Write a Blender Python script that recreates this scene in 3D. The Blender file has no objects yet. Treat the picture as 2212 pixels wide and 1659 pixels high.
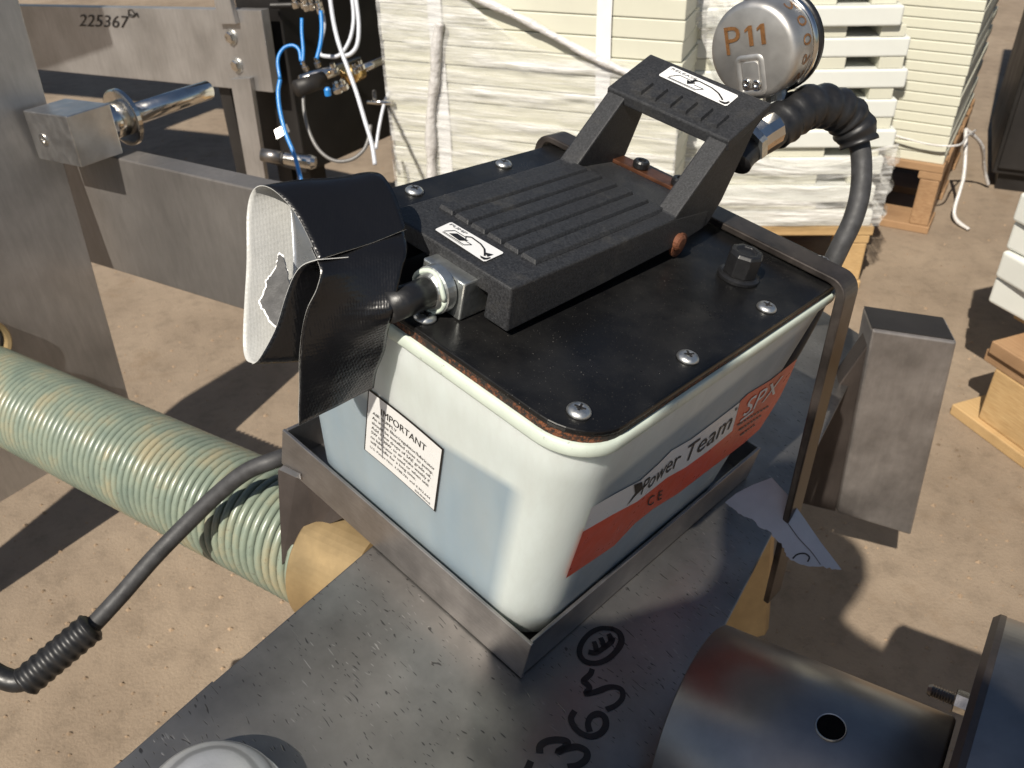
import bpy, bmesh, math, random
from mathutils import Vector, Matrix, noise
random.seed(7)
R = math.radians
scene = bpy.context.scene
col = scene.collection

# ------------------------------------------------------------------ camera, sky, sun, exposure
F, CX, CY = 1877.0, 1106.0, 829.5          # focal length and centre in pixels of the 2212 x 1659 view of the photograph
CAM = Vector((0, 0, 1.0))
_dn = Vector((74, 2681, 1877)).normalized()
_up = -_dn
_fw = Vector((0, 0, 1)); _Y = (_fw - _up * _fw.dot(_up)).normalized(); _X = _Y.cross(_up)
M3 = Matrix((_X, _Y, _up))                  # camera axes (right, down, forward) -> world
cam_data = bpy.data.cameras.new('camera'); cam = bpy.data.objects.new('camera', cam_data); col.objects.link(cam)
cam_data.sensor_fit = 'HORIZONTAL'; cam_data.lens = 4.15; cam_data.sensor_width = 4.15 * 2212 / F
cam_data.clip_start = 0.02; cam_data.clip_end = 500
Rc = M3 @ Matrix(((1, 0, 0), (0, -1, 0), (0, 0, -1)))
cam.matrix_world = Matrix.Translation(CAM) @ Rc.to_4x4()
cam_data.dof.use_dof = True; cam_data.dof.focus_distance = 0.56; cam_data.dof.aperture_fstop = 2.4
scene.camera = cam

SUN_AZ = Vector((-math.cos(R(62)), -math.sin(R(62)), 0)); SUN_EL = R(48)
to_sun = SUN_AZ * math.cos(SUN_EL) + Vector((0, 0, math.sin(SUN_EL)))
world = bpy.data.worlds.new('World'); scene.world = world; world.use_nodes = True
wn = world.node_tree; sky = wn.nodes.new('ShaderNodeTexSky'); sky.sky_type = 'NISHITA'; sky.sun_disc = False
sky.sun_elevation = SUN_EL; sky.sun_rotation = math.atan2(to_sun.x, to_sun.y)
wn.links.new(sky.outputs[0], wn.nodes['Background'].inputs[0]); wn.nodes['Background'].inputs[1].default_value = 0.058
sl = bpy.data.lights.new('sun', 'SUN'); sl.energy = 5.0; sl.angle = R(0.53); sl.color = (1.0, 0.93, 0.82)
sun = bpy.data.objects.new('sun', sl); col.objects.link(sun)
sun.rotation_euler = (-to_sun).to_track_quat('-Z', 'Y').to_euler(); sun.location = (-2, -4, 5)
vs = scene.view_settings; vs.view_transform = 'Standard'; vs.look = 'None'; vs.gamma = 1; vs.use_curve_mapping = False
vs.exposure = 0.18

# ------------------------------------------------------------------ geometry of the view
def ray(px, py): return M3 @ Vector(((px - CX) / F, (py - CY) / F, 1.0))
def P(px, py, d): return CAM + ray(px, py) * d
def on_plane(px, py, p0, n):
    r = ray(px, py); return CAM + r * ((p0 - CAM).dot(n) / r.dot(n))
def G(px, py, h=0.0): return on_plane(px, py, Vector((0, 0, h)), Vector((0, 0, 1)))
S = 0.45
_a = M3 @ Vector((-0.73108951, -0.50438148, 0.4594643)); _b = M3 @ Vector((0.65982661, -0.3513295, 0.66422619))
_n = M3 @ Vector((0.17360003, -0.78877558, -0.58965763))
_x = -_a.normalized(); _z = (_n - _x * _n.dot(_x)).normalized(); _y = _z.cross(_x)
PN = P(1271.8, 969.6, S)
PUMP = Matrix.Translation(PN) @ Matrix((_x, _y, _z)).transposed().to_4x4()   # x right, y back, z up, origin: near corner of the lid
PI_ = PUMP.inverted(); PR = PUMP.to_3x3(); PRI = PI_.to_3x3()
def L(px, py, ax, val):                      # photograph point on a plane of the pump's frame
    o = PI_ @ CAM; d = PRI @ ray(px, py); return o + d * ((val - o[ax]) / d[ax])
def LP(px, py, p0, n):
    o = PI_ @ CAM; d = PRI @ ray(px, py); return o + d * ((p0 - o).dot(n) / d.dot(n))
def LD(px, py, dep): return PI_ @ P(px, py, dep)

# ------------------------------------------------------------------ materials
def mat(name):
    m = bpy.data.materials.new(name); m.use_nodes = True
    return m, m.node_tree, m.node_tree.nodes['Principled BSDF']
def N_(nt, t, **kw):
    n = nt.nodes.new(t)
    for k, v in kw.items():
        if k in n.inputs: n.inputs[k].default_value = v
        else: setattr(n, k, v)
    return n
def coords(nt, scale=(1, 1, 1), kind='Object', rot=(0, 0, 0)):
    tc = nt.nodes.new('ShaderNodeTexCoord'); mp = nt.nodes.new('ShaderNodeMapping')
    mp.inputs['Scale'].default_value = scale; mp.inputs['Rotation'].default_value = rot
    nt.links.new(tc.outputs[kind], mp.inputs[0]); return mp.outputs[0]
def ramp(nt, src, stops):
    r = nt.nodes.new('ShaderNodeValToRGB'); e = r.color_ramp.elements
    while len(e) < len(stops): e.new(0.5)
    for i, (p, c) in enumerate(stops):
        e[i].position = p; e[i].color = (c[0], c[1], c[2], 1) if hasattr(c, '__len__') else (c, c, c, 1)
    nt.links.new(src, r.inputs[0]); return r.outputs[0]
def mixc(nt, fac, a, b, mode='MIX'):
    m = nt.nodes.new('ShaderNodeMix'); m.data_type = 'RGBA'; m.blend_type = mode
    for i, v in ((0, fac), (6, a), (7, b)):
        if hasattr(v, 'links') or isinstance(v, bpy.types.NodeSocket): nt.links.new(v, m.inputs[i])
        elif i == 0: m.inputs[0].default_value = v
        else: m.inputs[i].default_value = (v[0], v[1], v[2], 1)
    return m.outputs[2]
def noise_(nt, vec, scale, detail=4, rough=0.55):
    n = N_(nt, 'ShaderNodeTexNoise', Scale=scale, Detail=detail, Roughness=rough); nt.links.new(vec, n.inputs['Vector']); return n.outputs[0]
def bump(nt, bsdf, h, strength=0.2, dist=0.001):
    b = N_(nt, 'ShaderNodeBump', Strength=strength, Distance=dist); nt.links.new(h, b.inputs['Height']); nt.links.new(b.outputs[0], bsdf.inputs['Normal'])
def simple(name, c, rough=0.5, metal=0.0, var=0.12, vscale=60, bmp=0.05, bscale=300, bdist=0.0006, coat=0.0, spec=0.5):
    m, nt, b = mat(name); v = coords(nt)
    n1 = noise_(nt, v, vscale)
    lo = [max(0, x * (1 - var)) for x in c]; hi = [min(1, x * (1 + var)) for x in c]
    nt.links.new(ramp(nt, n1, [(0.3, lo), (0.7, hi)]), b.inputs['Base Color'])
    nt.links.new(ramp(nt, noise_(nt, v, vscale * 1.7), [(0.3, max(0.02, rough - 0.07)), (0.7, min(1, rough + 0.07))]), b.inputs['Roughness'])
    b.inputs['Metallic'].default_value = metal; b.inputs['Specular IOR Level'].default_value = spec
    if coat: b.inputs['Coat Weight'].default_value = coat; b.inputs['Coat Roughness'].default_value = 0.15
    if bmp: bump(nt, b, noise_(nt, v, bscale), bmp, bdist)
    return m
def brushed(name, c, rough, stretch=(2, 2, 60), metal=1.0, var=0.25, smudge=5, scr=0.12, aniso=0.5):
    m, nt, b = mat(name); v = coords(nt, stretch); v2 = coords(nt)
    fine = noise_(nt, v, 22, 6, 0.7); big = noise_(nt, v2, smudge, 5, 0.6)
    col_ = mixc(nt, ramp(nt, big, [(0.35, 0), (0.68, 1)]), [x * (1 - var) for x in c], [min(1, x * (1 + var * .6)) for x in c])
    col_ = mixc(nt, 0.3, col_, ramp(nt, fine, [(0.3, 0.25), (0.75, 0.9)]), 'MULTIPLY')
    nt.links.new(col_, b.inputs['Base Color']); b.inputs['Metallic'].default_value = metal
    mx = N_(nt, 'ShaderNodeMath', operation='MULTIPLY_ADD'); nt.links.new(big, mx.inputs[0]); mx.inputs[1].default_value = 0.28; mx.inputs[2].default_value = rough - 0.14
    nt.links.new(mx.outputs[0], b.inputs['Roughness'])
    bump(nt, b, fine, scr, 0.0006); return m

MT = {}
# dusty concrete yard
m, nt, b = mat('dusty_concrete'); v = coords(nt)
c1 = ramp(nt, noise_(nt, v, 3.2, 8, 0.65), [(0.3, (0.215, 0.166, 0.121)), (0.7, (0.325, 0.256, 0.188))])
c2 = ramp(nt, noise_(nt, v, 26, 8, 0.7), [(0.30, 0.78), (0.5, 1.0), (0.8, 1.08)])
c3 = mixc(nt, 1.0, c1, c2, 'MULTIPLY')
sp_ = ramp(nt, noise_(nt, v, 130, 3, 0.6), [(0.68, 0), (0.74, 0.8)])
c4 = mixc(nt, sp_, c3, (0.085, 0.06, 0.042))
st_ = ramp(nt, noise_(nt, v, 5.5, 6, 0.7), [(0.58, 0), (0.74, 0.6)])
c5 = mixc(nt, st_, c4, (0.20, 0.142, 0.092))
nt.links.new(c5, b.inputs['Base Color']); b.inputs['Roughness'].default_value = 0.95; b.inputs['Specular IOR Level'].default_value = 0.15
ad = N_(nt, 'ShaderNodeMath', operation='ADD'); nt.links.new(noise_(nt, v, 40, 8, 0.7), ad.inputs[0]); nt.links.new(noise_(nt, v, 220, 4, 0.6), ad.inputs[1])
bump(nt, b, ad.outputs[0], 0.4, 0.004); MT['ground'] = m

# mill-scale steel with short bright and dark scratches
m, nt, b = mat('scratched_mill_steel'); v = coords(nt)
base = ramp(nt, noise_(nt, v, 9, 6, 0.6), [(0.3, (0.17, 0.162, 0.153)), (0.7, (0.36, 0.345, 0.325))])
def flecks(nt, scale, rot, str_, thr):
    vv = coords(nt, (scale, scale * str_, scale), rot=(0, 0, rot)); d = N_(nt, 'ShaderNodeTexNoise', Scale=0.35, Detail=2)
    nt.links.new(vv, d.inputs['Vector']); add = nt.nodes.new('ShaderNodeVectorMath'); add.operation = 'MULTIPLY_ADD'
    nt.links.new(d.outputs['Color'], add.inputs[0]); add.inputs[1].default_value = (4, 4, 4); nt.links.new(vv, add.inputs[2])
    vo = N_(nt, 'ShaderNodeTexVoronoi', Scale=1.0, Randomness=1.0); nt.links.new(add.outputs[0], vo.inputs['Vector'])
    return ramp(nt, vo.outputs['Distance'], [(thr * 0.6, 1), (thr, 0)])
patch = ramp(nt, noise_(nt, v, 14, 3, 0.6), [(0.45, 0.0), (0.66, 1)])
f1 = flecks(nt, 66, 0.35, 4.5, 0.19); f2 = flecks(nt, 84, 1.15, 4.0, 0.20)
mul = N_(nt, 'ShaderNodeMath', operation='MULTIPLY'); nt.links.new(f1, mul.inputs[0]); nt.links.new(patch, mul.inputs[1])
mul2 = N_(nt, 'ShaderNodeMath', operation='MULTIPLY'); nt.links.new(f2, mul2.inputs[0]); mul2.inputs[1].default_value = 0.7
cc = mixc(nt, mul.outputs[0], base, (0.42, 0.40, 0.38)); cc = mixc(nt, mul2.outputs[0], cc, (0.03, 0.028, 0.028))
nt.links.new(cc, b.inputs['Base Color']); b.inputs['Metallic'].default_value = 0.85
nt.links.new(ramp(nt, noise_(nt, v, 12, 6, 0.65), [(0.3, 0.27), (0.7, 0.46)]), b.inputs['Roughness'])
sb = N_(nt, 'ShaderNodeMath', operation='SUBTRACT'); nt.links.new(mul.outputs[0], sb.inputs[0]); nt.links.new(mul2.outputs[0], sb.inputs[1])
bump(nt, b, sb.outputs[0], 0.35, 0.0005); MT['beam'] = m

MT['plate'] = brushed('brushed_steel_plate', (0.60, 0.58, 0.565), 0.40, (6, 6, 0.8), metal=0.75, var=0.22, smudge=5)
MT['rolled'] = brushed('rolled_steel', (0.30, 0.28, 0.265), 0.5, (5, 5, 1.2), metal=0.7, var=0.15, smudge=5)
MT['tray'] = brushed('bare_sheet_steel', (0.42, 0.395, 0.38), 0.42, (4, 30, 30), metal=0.9, var=0.22, smudge=25, scr=0.2)
MT['pipe'] = brushed('turned_steel_pipe', (0.36, 0.34, 0.325), 0.36, (1, 1, 1), metal=0.95, var=0.22, smudge=9, scr=0.05)
MT['hotrolled'] = brushed('brown_hot_rolled_steel', (0.115, 0.096, 0.087), 0.5, (6, 6, 1.5), metal=0.7, var=0.22, smudge=12, scr=0.1)
MT['zinc'] = simple('zinc_plated', (0.52, 0.54, 0.53), 0.36, 0.9, 0.2, 140, 0.12, 500)
MT['screw'] = simple('zinc_screw', (0.58, 0.585, 0.57), 0.40, 0.95, 0.12, 300, 0.1, 1500, 0.0002)
MT['chrome'] = simple('polished_steel', (0.70, 0.68, 0.64), 0.16, 1.0, 0.1, 60, 0.03)
MT['aluminium'] = simple('machined_aluminium', (0.62, 0.61, 0.60), 0.38, 1.0, 0.14, 40, 0.08, 700)
MT['castalu'] = None
MT['gauge'] = brushed('brushed_stainless_gauge', (0.60, 0.585, 0.56), 0.44, (1, 1, 1), metal=0.85, var=0.12, smudge=40, scr=0.03)
MT['rust'] = simple('rusty_steel', (0.16, 0.06, 0.03), 0.7, 0.3, 0.5, 150, 0.5, 500)
MT['copper'] = simple('rusty_brown_plate', (0.13, 0.055, 0.03), 0.38, 0.6, 0.35, 90, 0.15, 300)
MT['ink'] = simple('black_ink', (0.012, 0.011, 0.011), 0.5, 0, 0.1, 100, 0)
MT['ink_faint'] = simple('thin_grey_ink', (0.10, 0.10, 0.10), 0.5, 0, 0.1, 100, 0)
MT['etch'] = simple('brown_etched_letter', (0.27, 0.13, 0.05), 0.45, 0.5, 0.25, 400, 0)
MT['marker'] = simple('black_marker', (0.012, 0.011, 0.012), 0.38, 0, 0.3, 60, 0)
MT['sticker'] = simple('white_vinyl', (0.80, 0.80, 0.79), 0.33, 0, 0.02, 60, 0)
MT['orange'] = simple('orange_vinyl', (0.78, 0.095, 0.028), 0.33, 0, 0.05, 60, 0)
MT['blackplastic'] = simple('black_plastic', (0.012, 0.012, 0.013), 0.38, 0, 0.2, 200, 0.08, 900)
MT['blackhole'] = simple('dark_hole_black', (0.004, 0.004, 0.004), 0.9, 0, 0.2, 200, 0, spec=0.1)  # darkness of the bolt hole put into a near-black colour
MT['strapsteel'] = brushed('oily_dark_strap_steel', (0.085, 0.072, 0.065), 0.42, (8, 8, 2), metal=0.6, var=0.55, smudge=30, scr=0.1)
MT['poststeel'] = brushed('grey_brown_tube_steel', (0.36, 0.33, 0.31), 0.48, (5, 5, 1.2), metal=0.7, var=0.28, smudge=16, scr=0.1)
MT['rubber'] = simple('grey_black_rubber', (0.040, 0.040, 0.042), 0.58, 0, 0.35, 90, 0.18, 900)
MT['selfamal'] = simple('black_rubber_tape', (0.014, 0.014, 0.015), 0.42, 0, 0.3, 120, 0.15, 500)
MT['slab'] = simple('cream_polymer', (0.64, 0.63, 0.515), 0.5, 0, 0.05, 8, 0.03, 200)
MT['slabwhite'] = simple('milky_polymer', (0.70, 0.71, 0.66), 0.4, 0, 0.05, 8, 0.03, 200)
MT['strap'] = simple('white_strap', (0.80, 0.80, 0.80), 0.42, 0, 0.03, 40, 0.05, 400)
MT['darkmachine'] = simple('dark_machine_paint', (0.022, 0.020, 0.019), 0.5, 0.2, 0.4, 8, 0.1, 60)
MT['bluetube'] = simple('blue_tubing', (0.02, 0.22, 0.62), 0.3, 0, 0.1, 60, 0)
MT['whitetube'] = simple('pale_tubing', (0.55, 0.57, 0.62), 0.3, 0, 0.1, 60, 0)
MT['greytube'] = simple('grey_tubing', (0.16, 0.155, 0.15), 0.35, 0, 0.1, 60, 0)
MT['brass'] = simple('brass', (0.62, 0.42, 0.17), 0.25, 1.0, 0.2, 80, 0.05)
MT['paper'] = simple('white_paper', (0.50, 0.53, 0.56), 0.75, 0, 0.06, 60, 0.3, 160, 0.0008)
MT['wrap'] = None

# treadle: textured powder coat with dust
m, nt, b = mat('textured_black_coating'); v = coords(nt)
base = ramp(nt, noise_(nt, v, 700, 2, 0.5), [(0.35, (0.016, 0.0165, 0.018)), (0.68, (0.036, 0.037, 0.040))])
dust = ramp(nt, noise_(nt, v, 1500, 2, 0.5), [(0.715, 0), (0.75, 0.45)])
base = mixc(nt, dust, base, (0.30, 0.29, 0.26))
sm = ramp(nt, noise_(nt, v, 30, 5, 0.65), [(0.55, 0), (0.8, 0.16)]); base = mixc(nt, sm, base, (0.22, 0.20, 0.16))
nt.links.new(base, b.inputs['Base Color']); b.inputs['Roughness'].default_value = 0.55; b.inputs['Specular IOR Level'].default_value = 0.4
bump(nt, b, noise_(nt, v, 1100, 2, 0.5), 0.5, 0.0004); MT['treadle'] = m
# gloss black lid with dust
m, nt, b = mat('glossy_black_enamel'); v = coords(nt)
dust = ramp(nt, noise_(nt, v, 900, 2, 0.5), [(0.70, 0), (0.74, 0.5)])
base = mixc(nt, dust, (0.006, 0.006, 0.0065), (0.30, 0.28, 0.25))
film = ramp(nt, noise_(nt, v, 16, 5, 0.6), [(0.45, 0), (0.8, 0.08)]); base = mixc(nt, film, base, (0.22, 0.21, 0.19))
nt.links.new(base, b.inputs['Base Color']); nt.links.new(ramp(nt, noise_(nt, v, 25, 4), [(0.3, 0.24), (0.7, 0.42)]), b.inputs['Roughness']); b.inputs['Specular IOR Level'].default_value = 0.28
bump(nt, b, noise_(nt, v, 120, 2, 0.5), 0.04, 0.0005); MT['lid'] = m
# speckled rusty gasket
m, nt, b = mat('rusty_speckled_gasket'); v = coords(nt)
g1 = ramp(nt, noise_(nt, v, 420, 4, 0.7), [(0.42, (0.012, 0.010, 0.009)), (0.53, (0.07, 0.026, 0.012)), (0.62, (0.22, 0.07, 0.022)), (0.72, (0.03, 0.05, 0.06))])
pz = ramp(nt, noise_(nt, coords(nt, (1, 0.5, 1)), 28, 3), [(0.38, 0), (0.52, 1)]); g1 = mixc(nt, pz, (0.012, 0.011, 0.010), g1)
nt.links.new(g1, b.inputs['Base Color']); b.inputs['Roughness'].default_value = 0.7
bump(nt, b, noise_(nt, v, 500, 4), 0.8, 0.001); MT['gasket'] = m
# translucent tank: milky plastic, blue-grey where oil stands behind the wall (the oil level is level with gravity)
m, nt, b = mat('milky_tank_plastic')
geo = nt.nodes.new('ShaderNodeNewGeometry'); sx = nt.nodes.new('ShaderNodeSeparateXYZ'); nt.links.new(geo.outputs['Position'], sx.inputs[0])
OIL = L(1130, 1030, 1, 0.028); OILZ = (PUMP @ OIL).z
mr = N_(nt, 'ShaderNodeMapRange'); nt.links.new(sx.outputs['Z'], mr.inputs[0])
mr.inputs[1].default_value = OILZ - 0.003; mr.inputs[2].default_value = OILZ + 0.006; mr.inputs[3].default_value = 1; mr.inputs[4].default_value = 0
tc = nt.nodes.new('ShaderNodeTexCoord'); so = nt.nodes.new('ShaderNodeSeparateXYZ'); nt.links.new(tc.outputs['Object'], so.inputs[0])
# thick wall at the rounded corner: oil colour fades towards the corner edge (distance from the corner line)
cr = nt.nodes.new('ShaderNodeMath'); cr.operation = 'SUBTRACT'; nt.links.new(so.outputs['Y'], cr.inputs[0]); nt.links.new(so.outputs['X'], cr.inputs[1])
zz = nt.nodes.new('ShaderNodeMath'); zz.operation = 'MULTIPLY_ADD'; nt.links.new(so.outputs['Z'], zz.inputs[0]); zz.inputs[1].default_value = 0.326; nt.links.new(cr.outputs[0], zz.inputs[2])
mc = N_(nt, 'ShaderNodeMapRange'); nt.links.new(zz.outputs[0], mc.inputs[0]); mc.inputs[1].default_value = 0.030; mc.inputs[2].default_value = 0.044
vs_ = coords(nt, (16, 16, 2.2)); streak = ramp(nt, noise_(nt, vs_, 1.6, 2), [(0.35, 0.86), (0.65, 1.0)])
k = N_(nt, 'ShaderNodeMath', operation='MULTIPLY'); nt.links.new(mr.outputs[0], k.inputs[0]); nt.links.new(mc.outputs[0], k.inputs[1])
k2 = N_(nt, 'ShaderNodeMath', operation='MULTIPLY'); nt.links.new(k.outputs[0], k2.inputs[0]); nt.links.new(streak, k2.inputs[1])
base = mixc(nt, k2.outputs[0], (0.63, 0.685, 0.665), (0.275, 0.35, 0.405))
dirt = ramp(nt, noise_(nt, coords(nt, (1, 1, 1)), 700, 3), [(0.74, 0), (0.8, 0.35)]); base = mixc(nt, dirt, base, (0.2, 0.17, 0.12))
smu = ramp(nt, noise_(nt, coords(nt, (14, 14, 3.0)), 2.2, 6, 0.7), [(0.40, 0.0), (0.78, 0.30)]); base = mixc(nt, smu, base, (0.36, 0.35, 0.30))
nt.links.new(base, b.inputs['Base Color']); nt.links.new(ramp(nt, noise_(nt, coords(nt), 40, 5, 0.65), [(0.3, 0.34), (0.7, 0.52)]), b.inputs['Roughness']); b.inputs['Specular IOR Level'].default_value = 0.4
b.inputs['Subsurface Weight'].default_value = 0.6; b.inputs['Subsurface Radius'].default_value = (0.022, 0.024, 0.022); b.inputs['Subsurface Scale'].default_value = 1.0
MT['tank'] = m
m = simple('milky_rim_plastic', (0.57, 0.635, 0.555), 0.38, 0, 0.08, 60, 0.05, 200)
nt = m.node_tree; b = nt.nodes['Principled BSDF']; old = b.inputs['Base Color'].links[0].from_socket; v = coords(nt)
sp2 = ramp(nt, noise_(nt, v, 300, 4, 0.7), [(0.62, 0), (0.72, 0.8)]); pz = ramp(nt, noise_(nt, v, 22, 3), [(0.45, 0), (0.65, 1)])
mm = N_(nt, 'ShaderNodeMath', operation='MULTIPLY'); nt.links.new(sp2, mm.inputs[0]); nt.links.new(pz, mm.inputs[1])
nt.links.new(mixc(nt, mm.outputs[0], old, (0.13, 0.10, 0.06)), b.inputs['Base Color']); MT['rim'] = m
# tapes
def tape(name, c, rough):
    m, nt, b = mat(name); v = coords(nt)
    b.inputs['Base Color'].default_value = (*c, 1); b.inputs['Roughness'].default_value = rough
    ch = N_(nt, 'ShaderNodeTexVoronoi', Scale=620.0, Randomness=0.25); nt.links.new(coords(nt, (1, 1, 0.6)), ch.inputs['Vector'])
    ad = N_(nt, 'ShaderNodeMath', operation='MULTIPLY_ADD'); nt.links.new(noise_(nt, v, 45, 3), ad.inputs[0]); ad.inputs[1].default_value = 9.0; nt.links.new(ch.outputs[0], ad.inputs[2])
    bump(nt, b, ad.outputs[0], 0.22, 0.0006); return m
MT['tapeblack'] = tape('black_duct_tape', (0.007, 0.007, 0.008), 0.24)
MT['tapegrey'] = tape('grey_tape_backing', (0.50, 0.50, 0.48), 0.36)
MT['silver'] = simple('silver_tape', (0.55, 0.57, 0.60), 0.3, 0.7, 0.15, 60, 0.2, 120, 0.001)
# spring enamel
m, nt, b = mat('weathered_green_enamel'); v = coords(nt)
c1 = ramp(nt, noise_(nt, v, 22, 4, 0.6), [(0.32, (0.17, 0.215, 0.175)), (0.5, (0.225, 0.265, 0.205)), (0.70, (0.33, 0.295, 0.19))])
c1 = mixc(nt, ramp(nt, noise_(nt, v, 160, 4, 0.7), [(0.6, 0), (0.72, 0.6)]), c1, (0.12, 0.10, 0.08))
nt.links.new(c1, b.inputs['Base Color']); b.inputs['Roughness'].default_value = 0.30
bump(nt, b, noise_(nt, v, 250, 3), 0.15, 0.0005); MT['spring'] = m
# golden steel: ground bounce put into the colour; also serves the bronze ring
MT['gold'] = brushed('bronze_and_bounce_gold', (0.50, 0.36, 0.185), 0.5, (2, 2, 2), metal=0.6, var=0.2, smudge=14, scr=0.08)
# cast aluminium dome with turned rings
m, nt, b = mat('dull_cast_aluminium'); v = coords(nt)
wv = N_(nt, 'ShaderNodeTexWave', Scale=38.0, Distortion=1.2); wv.bands_direction = 'Z'; wv.inputs['Detail'].default_value = 3; nt.links.new(v, wv.inputs[0])
cw = ramp(nt, wv.outputs[0], [(0.05, 0.38), (0.35, 0.62), (1, 0.70)])
nt.links.new(cw, b.inputs['Base Color']); b.inputs['Metallic'].default_value = 0.75; b.inputs['Roughness'].default_value = 0.55
bump(nt, b, noise_(nt, v, 260, 5), 0.35, 0.0008); MT['castalu'] = m
# wood
def wood(name, a, c):
    m, nt, b = mat(name); v = coords(nt, (1, 14, 14), 'Generated'); v3 = coords(nt)
    g = noise_(nt, v, 3.0, 6, 0.65); cc = ramp(nt, g, [(0.3, a), (0.7, c)])
    cc = mixc(nt, ramp(nt, noise_(nt, v3, 9, 4), [(0.45, 0), (0.75, 0.5)]), cc, [x * .5 for x in a])
    nt.links.new(cc, b.inputs['Base Color']); b.inputs['Roughness'].default_value = 0.75; bump(nt, b, g, 0.3, 0.002); return m
MT['wood'] = wood('pale_pine', (0.42, 0.255, 0.105), (0.60, 0.42, 0.21))
MT['woodred'] = wood('weathered_pine', (0.25, 0.135, 0.065), (0.44, 0.28, 0.15))
# stretch film
m, nt, b = mat('stretch_film'); v = coords(nt, (2.2, 2.2, 26)); w = noise_(nt, v, 2.5, 6, 0.65)
out = nt.nodes['Material Output']; tr = nt.nodes.new('ShaderNodeBsdfTransparent'); mx = nt.nodes.new('ShaderNodeMixShader')
b.inputs['Base Color'].default_value = (0.80, 0.795, 0.77, 1); b.inputs['Roughness'].default_value = 0.25
nt.links.new(ramp(nt, w, [(0.36, 0.10), (0.52, 0.42), (0.66, 0.9)]), mx.inputs[0]); nt.links.new(tr.outputs[0], mx.inputs[1]); nt.links.new(b.outputs[0], mx.inputs[2]); nt.links.new(mx.outputs[0], out.inputs[0])
bump(nt, b, w, 0.6, 0.012); MT['wrap'] = m

# ------------------------------------------------------------------ object helpers
WM = {}
def empty(name, loc, label, cat, group=None):
    o = bpy.data.objects.new(name, None); col.objects.link(o); o.empty_display_size = 0.02
    o.matrix_world = Matrix.Translation(loc); WM[o] = Matrix.Translation(loc); tag(o, label, cat, group); return o
def tag(o, label=None, cat=None, group=None, kind=None):
    if label: o['label'] = label
    if cat: o['category'] = cat
    if group: o['group'] = group
    if kind: o['kind'] = kind
    return o
def link(name, me, mats, parent=None, M=None, smooth=False, bevel=0.0, bseg=2, solid=None, sub=0, auto=None):
    for mm in (mats if isinstance(mats, (list, tuple)) else [mats]): me.materials.append(mm)
    o = bpy.data.objects.new(name, me); col.objects.link(o)
    M = M if M is not None else Matrix.Identity(4)
    if parent is not None:
        o.parent = parent; o.matrix_parent_inverse = WM[parent].inverted()
    o.matrix_basis = M; WM[o] = M.copy()
    if smooth:
        for p in me.polygons: p.use_smooth = True
    if sub: mo = o.modifiers.new('s', 'SUBSURF'); mo.levels = sub; mo.render_levels = sub
    if solid: mo = o.modifiers.new('t', 'SOLIDIFY'); mo.thickness = solid[0]; mo.offset = solid[1]; mo.material_offset = solid[2] if len(solid) > 2 else 0; mo.material_offset_rim = solid[2] if len(solid) > 2 else 0
    if bevel: mo = o.modifiers.new('b', 'BEVEL'); mo.width = bevel; mo.segments = bseg; mo.limit_method = 'ANGLE'; mo.angle_limit = R(35); mo.harden_normals = False
    return o
def mesh(vs, fs):
    me = bpy.data.meshes.new('m'); me.from_pydata([tuple(v) for v in vs], [], fs); me.update()
    bm = bmesh.new(); bm.from_mesh(me); bmesh.ops.recalc_face_normals(bm, faces=bm.faces); bm.to_mesh(me); bm.free(); return me
def raw(vs, fs):
    me = bpy.data.meshes.new('m'); me.from_pydata([tuple(v) for v in vs], [], fs); me.update(); return me
def boxm(x0, x1, y0, y1, z0, z1):
    vs = [(x, y, z) for z in (z0, z1) for y in (y0, y1) for x in (x0, x1)]
    return mesh(vs, [(0, 1, 3, 2), (4, 5, 7, 6), (0, 1, 5, 4), (2, 3, 7, 6), (0, 2, 6, 4), (1, 3, 7, 5)])
def prism(poly, vec):                        # polygon of 3-D points swept along vec
    n = len(poly); vs = [Vector(p) for p in poly] + [Vector(p) + Vector(vec) for p in poly]
    return mesh(vs, [tuple(range(n)), tuple(range(n, 2 * n))] + [(i, (i + 1) % n, n + (i + 1) % n, n + i) for i in range(n)])
def smooth_path(pts, k=6):
    pts = [Vector(p) for p in pts]; out = []
    for i in range(len(pts) - 1):
        p0 = pts[max(i - 1, 0)]; p1 = pts[i]; p2 = pts[i + 1]; p3 = pts[min(i + 2, len(pts) - 1)]
        for j in range(k):
            t = j / k; out.append(0.5 * ((2 * p1) + (p2 - p0) * t + (2 * p0 - 5 * p1 + 4 * p2 - p3) * t * t + (3 * p1 - p0 - 3 * p2 + p3) * t ** 3))
    out.append(pts[-1]); return out
def tube(pts, rad, seg=14, caps=True, rads=None):
    pts = [Vector(p) for p in pts]; vs = []; fs = []; n = len(pts)
    t0 = (pts[1] - pts[0]).normalized(); u = t0.orthogonal().normalized()
    for i, p in enumerate(pts):
        t = (pts[min(i + 1, n - 1)] - pts[max(i - 1, 0)]).normalized()
        u = (u - t * u.dot(t)).normalized(); w = t.cross(u); r = rads[i] if rads else rad
        for j in range(seg):
            a = 2 * math.pi * j / seg; vs.append(p + (u * math.cos(a) + w * math.sin(a)) * r)
    for i in range(n - 1):
        for j in range(seg): fs.append((i * seg + j, i * seg + (j + 1) % seg, (i + 1) * seg + (j + 1) % seg, (i + 1) * seg + j))
    if caps: fs.append(tuple(range(seg))); fs.append(tuple((n - 1) * seg + j for j in range(seg)))
    return mesh(vs, fs)
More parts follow.
